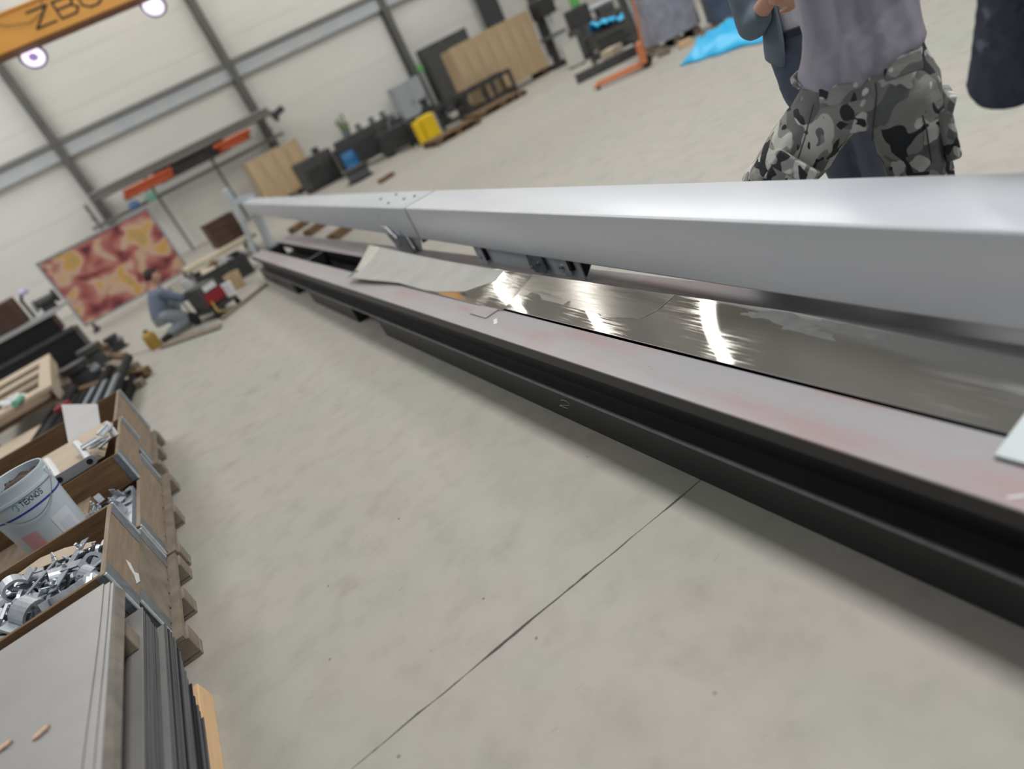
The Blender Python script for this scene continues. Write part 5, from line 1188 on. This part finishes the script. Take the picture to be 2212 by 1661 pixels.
# orange pallet jack
t = thing('pallet_jack', 'orange pallet jack standing on the floor before the wrapped load', 'pallet jack', (8.15, 10.45, 0), math.atan2(.58, -.61))
for sy in (-1, 1):
    G().hexa([(-.02, sy * .19 - .075, .06), (.86, sy * .19 - .06, .05), (.86, sy * .19 + .06, .05), (-.02, sy * .19 + .075, .06), (-.02, sy * .19 - .075, .10), (.86, sy * .19 - .06, .085), (.86, sy * .19 + .06, .085), (-.02, sy * .19 + .075, .10)]).build('fork', M_jack, t, bevel=.006)
    G().tube([(.78, sy * .19 - .04, .035), (.78, sy * .19 + .04, .035)], .034, 10).build('fork_roller', M_boot, t)
G().box((-.12, -.20, .08), (-.01, .20, .42)).build('pump_housing', M_jack, t, bevel=.02)
for sy in (-1, 1): G().tube([(-.10, sy * .07 - .03, .09), (-.10, sy * .07 + .03, .09)], .09, 14).build('steer_wheel', M_boot, t)
G().tube([(-.10, 0, .40), (-.16, 0, .75), (-.19, 0, 1.1)], .022, 8).build('tiller', M_jack, t); G().tube([(-.19, -.14, 1.10), (-.19, -.14, 1.22), (-.19, .14, 1.22), (-.19, .14, 1.10), (-.19, -.14, 1.10)], .016, 8).build('grip', M_dk, t)
# wrapped loads and tarp
def lumpy(name, label, cat, c, dims, m, sd, amp=.06, rot=0.0):
    t = thing(name, label, cat, c, rot); g = G(); n_, k_ = 22, 9; V = []; F = []
    for i in range(k_ + 1):
        for j in range(n_):
            a = 2 * PI * j / n_; cx, cy = math.cos(a), math.sin(a); q = max(abs(cx), abs(cy)) ** .75
            nz = noise.noise(Vector((cx * 1.6 + sd, cy * 1.6, i * .7 + sd))) * amp
            f = 1 - (.06 if i == k_ else 0) - .04 * i / k_
            V.append((cx / q * dims[0] / 2 * (f + nz), cy / q * dims[1] / 2 * (f + nz), dims[2] * i / k_ + .02 * noise.noise(Vector((j * .6, i, sd)))  + .15))
    for i in range(k_):
        for j in range(n_): F.append((i * n_ + j, i * n_ + (j + 1) % n_, (i + 1) * n_ + (j + 1) % n_, (i + 1) * n_ + j))
    F.append(tuple(range(n_ - 1, -1, -1))); F.append(tuple(k_ * n_ + j for j in range(n_)))
    g.add(V, F); g.build('wrapping', m, t, smooth=True, center=False)
    for x in (-.36, 0, .36): G().box((x * dims[0] - .06, -dims[1] * .46, 0), (x * dims[0] + .06, dims[1] * .46, .13)).build('skid', M_wooddirty, t, bevel=.004)
    return t
lumpy('wrapped_load', 'tall load wrapped in grey film standing on skids beside the pallet jack', 'load', (9.65, 11.3, 0), (1.05, 1.0, 1.25), M_wrap, 1.7, .05, -.5)
lumpy('wrapped_load', 'load wrapped in navy film right of the grey wrapped load', 'load', (10.15, 10.0, 0), (1.2, 1.3, .62), M_navy, 5.1, .05, -.7)
t = thing('steel_post', 'dark slender steel post leaning at the left edge of the grey wrapped load', 'post', (8.76, 11.1, 0)); G().bar((0, 0, .02), (-.05, .1, 1.7), .10, .10).build('shaft', M_dk2, t); G().box((-.14, -.14, 0), (.14, .14, .02)).build('base_plate', M_dk, t)
for i, (x, y) in enumerate(((8.75, 10.55), (8.95, 10.2), (9.2, 9.85))): o = G().obox((x, y, .055), (.22, .12, .11), (0, 0, -.8 + .3 * i)).build('wood_block', M_newwood if i == 1 else M_wooddirty, bevel=.006); tag(o, ['grey wood block at the foot of the grey wrapped load', 'pale wood block between the wrapped load and the blue tarp', 'grey wood block at the left corner of the blue tarp'][i], 'wood block')
# blue tarp heaped over something flat on the floor
g = G(); nx_, ny_ = 36, 16; V = []; F = []
C4 = [Vector((7.58, 8.86, 0)), Vector((7.76, 7.15, 0)), Vector((9.75, 8.55, 0)), Vector((8.90, 9.75, 0))]
for j in range(ny_ + 1):
    for i in range(nx_ + 1):
        u, v_ = i / nx_, j / ny_
        p_ = (C4[0] * (1 - u) + C4[1] * u) * (1 - v_) + (C4[3] * (1 - u) + C4[2] * u) * v_
        e_ = min(1, min(u, 1 - u, v_, 1 - v_) * 6); q = noise.noise(Vector((p_.x * 3.2, p_.y * 3.2, 3)))
        p_ = p_ + Vector((q * .10, noise.noise(Vector((p_.y * 3, p_.x * 3, 8))) * .10, .012 + e_ * (.17 + .10 * q + .05 * noise.noise(Vector((p_.x * 9, p_.y * 9, 1))))))
        V.append(tuple(p_))
for j in range(ny_):
    for i in range(nx_): a = j * (nx_ + 1) + i; F.append((a, a + 1, a + nx_ + 2, a + nx_ + 1))
g.add(V, F); o = g.build('blue_tarp', M_tarp, fix=True); tag(o, 'bright blue crumpled tarpaulin spread on the floor behind the men', 'tarp')
for p_ in o.data.polygons: p_.use_smooth = True
md = o.modifiers.new('thick', 'SOLIDIFY'); md.thickness = .004

# ------------------------------------------------------------------ left edge: bench machine, tray, black tubes, scrap
t = thing('long_press', 'long black press with pale grey top plate at the left edge', 'machine', (-3.0, 13.1, 0), .03)
G().box((-2.2, -.35, .06), (1.15, .35, .50)).build('bed', M_black, t, bevel=.02); G().box((-2.2, -.38, .501), (1.15, -.22, .56)).build('front_bar', M_dk2, t)
G().hexa([(-2.2, -.36, .84), (1.05, -.36, .84), (1.3, .36, .84), (-2.2, .36, .84), (-2.2, -.36, .90), (1.05, -.36, .90), (1.3, .36, .90), (-2.2, .36, .90)]).build('top_plate', M_grey, t); G().box((-2.1, -.25, .561), (1.0, .3, .839)).build('core', M_black, t)
for x in (-1.8, .9): G().box((x - .12, -.34, 0), (x + .12, .34, .059)).build('foot', M_dk, t)
o = G().box((-4.4, 12.9, .901), (-2.35, 13.5, 1.32)).build('brown_box', M_brown, bevel=.02); tag(o, 'brown wooden box lying on the pale top of the long press', 'box')
t = thing('bench_grinder', 'dark bench grinder on the right end of the long press', 'grinder', (-1.98, 13.2, .901)); G().box((-.1, -.08, 0), (.1, .08, .08)).build('base', M_dk, t); G().tube([(-.14, 0, .15), (.14, 0, .15)], .075, 14).build('motor', M_dk2, t, smooth=True)
for sx in (-1, 1): G().tube([(sx * .15, 0, .15), (sx * .19, 0, .15)], .11, 16).build('wheel', M_grey if sx < 0 else M_dk, t)
t = thing('lamp_arm', 'dark bent lamp arm at the back of the long press', 'lamp', (-2.28, 13.42, .901)); G().tube([(0, 0, 0), (0, 0, .30), (.1, -.1, .42)], .025, 8).build('arm', M_dk, t); G().lathe([(0, 0), (.07, -.06), (.08, -.02), (.03, .04), (0, .05)], (.12, -.12, .42), 12, cap=False).build('shade', mat('lilac', (190, 184, 214), .4), t, smooth=True)
# tan timber tray with openings
t = thing('timber_tray', 'pale tan timber tray with rectangular openings on low legs, left edge', 'tray', (-2.34, 9.95, 0), .12)
for lo, hi in (((-.42, -1.45, .455), (-.30, 1.45, .50)), ((.28, -1.45, .455), (.42, 1.45, .50)), ((-.30, .95, .455), (.28, 1.45, .50)), ((-.30, .12, .455), (.28, .42, .50)), ((-.30, -.55, .455), (.28, -.42, .50)), ((-.30, -1.45, .455), (.28, -1.1, .50))): G().box(lo, hi).build('frame_board', M_card, t, bevel=.004)
G().box((-.40, -1.43, .33), (.40, 1.43, .35)).build('bottom', M_woodb, t)
for sx in (-1, 1):
    G().box((sx * .40 - .012, -1.44, .33), (sx * .40 + .012, 1.44, .454)).build('side_board', M_card, t)
    for sy in (-1, 1): G().box((sx * .36 - .04, sy * 1.38 - .04, 0), (sx * .36 + .04, sy * 1.38 + .04, .329)).build('leg', M_wooddirty, t)
o = G().tube([(-2.08, 8.35, .535), (-2.04, 8.55, .535)], .034, 10).build('glove_roll', M_teal, smooth=True); tag(o, 'small teal roll lying on the near end of the tan tray', 'roll')
o = rag(-2.16, 8.75, .515, .22, M_white, 9.3); tag(o, 'white crumpled rag on the tan tray beside the teal roll', 'rag')
o = G().hexa([(-3.1, 6.7, .20), (-2.25, 6.55, .20), (-1.95, 8.3, .20), (-2.7, 8.45, .20), (-3.1, 6.7, .24), (-2.25, 6.55, .24), (-1.95, 8.3, .24), (-2.7, 8.45, .24)]).build('tan_board', M_card); tag(o, 'flat tan board lying low in front of the tan tray', 'board')
for x, y in ((-2.9, 6.9), (-2.2, 6.9), (-2.15, 8.1), (-2.6, 8.2)): o = G().box((x - .05, y - .05, 0), (x + .05, y + .05, .199)).build('wood_block', M_wooddirty); tag(o, 'low wood block propping the flat tan board off the floor', 'wood block', 'blocks under the tan board')
# black tubes and bars heaped along the aisle
rb = random.Random(5); M_tubek = mat('black_tube_paint', (20, 20, 23), .75, spec=.2); M_tubek2 = mat('dark_tube_paint', (40, 41, 44), .7, spec=.25)
for i in range(16):
    x = -2.0 + (i % 8) * .115; zz = .07 + (i // 8) * .14; dx = 0.0
    y0_, y1_ = 6.5 + rb.uniform(-.25, .25), 9.1 + rb.uniform(-.5, .5)
    o = G().tube([(x - .16 + dx, y0_, zz), (x + .10, y1_, zz)], .052, 10).build('black_tube', M_tubek if i % 3 else M_tubek2, smooth=True); tag(o, 'black steel tube in the heap beside the tan tray', 'tube', 'black tubes heaped along the aisle')
for i in range(3):
    o = G().bar((-1.62 + i * .14, 6.3, .279), (-1.42 + i * .13, 8.4, .279), .05, .03).build('flat_bar', M_galvd); tag(o, 'grey flat bar lying on top of the black tubes', 'bar', 'grey flat bars on the black tubes')
for x, y, lb in ((-1.72, 8.15, 'red gas hose coil on the black tubes, nearer one'), (-2.05, 9.55, 'red gas hose coil beyond the black tubes, farther one')):
    o = G().tube([(x + .07 * math.cos(a * .5), y + .09 * math.sin(a * .5), .285 + .002 * a) for a in range(26)], .018, 6).build('hose_coil', M_red, smooth=True); tag(o, lb, 'hose')
SCR = [(-1.38, 9.3, .8, 1.2, M_woodb), (-1.25, 9.9, .35, .95, M_wooddirty), (-1.62, 10.3, .95, 1.1, M_wooddirty), (-1.50, 11.2, .4, 1.3, M_woodb), (-1.85, 11.4, 1.1, .9, M_card), (-1.35, 8.7, 1.2, .7, M_wooddirty), (-1.62, 12.4, .6, 1.0, M_woodb), (-1.18, 9.0, .15, .5, M_card), (-2.1, 12.3, .9, .9, M_wooddirty)]
SL_ = ['brown timber scrap lying across the end of the black tubes', 'grey timber scrap at the aisle edge of the scrap heap', 'grey timber scrap in the middle of the heap beyond the tubes', 'brown timber scrap farther along the aisle beyond the heap', 'pale timber scrap at the back of the scrap heap', 'short grey timber lying nearest the grey flat sheet', 'brown timber scrap in front of the long press', 'short pale timber at the aisle edge by the black tubes', 'grey timber scrap beside the right end of the long press']
for (x, y, a, l_, m), lb in zip(SCR, SL_):
    o = G().obox((x, y, .05 + .04 * (l_ > .9)), (.12, l_, .10), (.04, 0, a)).build('timber_scrap', m, bevel=.006); tag(o, lb, 'timber')
part_lump(-1.72, 10.0, 0, .42, M_dk, 'dark cast part on the floor between tubes and timber scrap', .4); part_lump(-1.60, 11.0, 0, .40, M_dk2, 'grey green cast part beyond the black tubes', 1.4); part_lump(-1.42, 12.0, 0, .26, M_dk, 'small dark part on the floor near the yellow canister', .2)
o = G().box((-1.42, 8.35, .0), (-1.2, 8.6, .16)).build('steel_block', M_dk, bevel=.01); tag(o, 'black steel block at the aisle edge of the scrap heap', 'block')
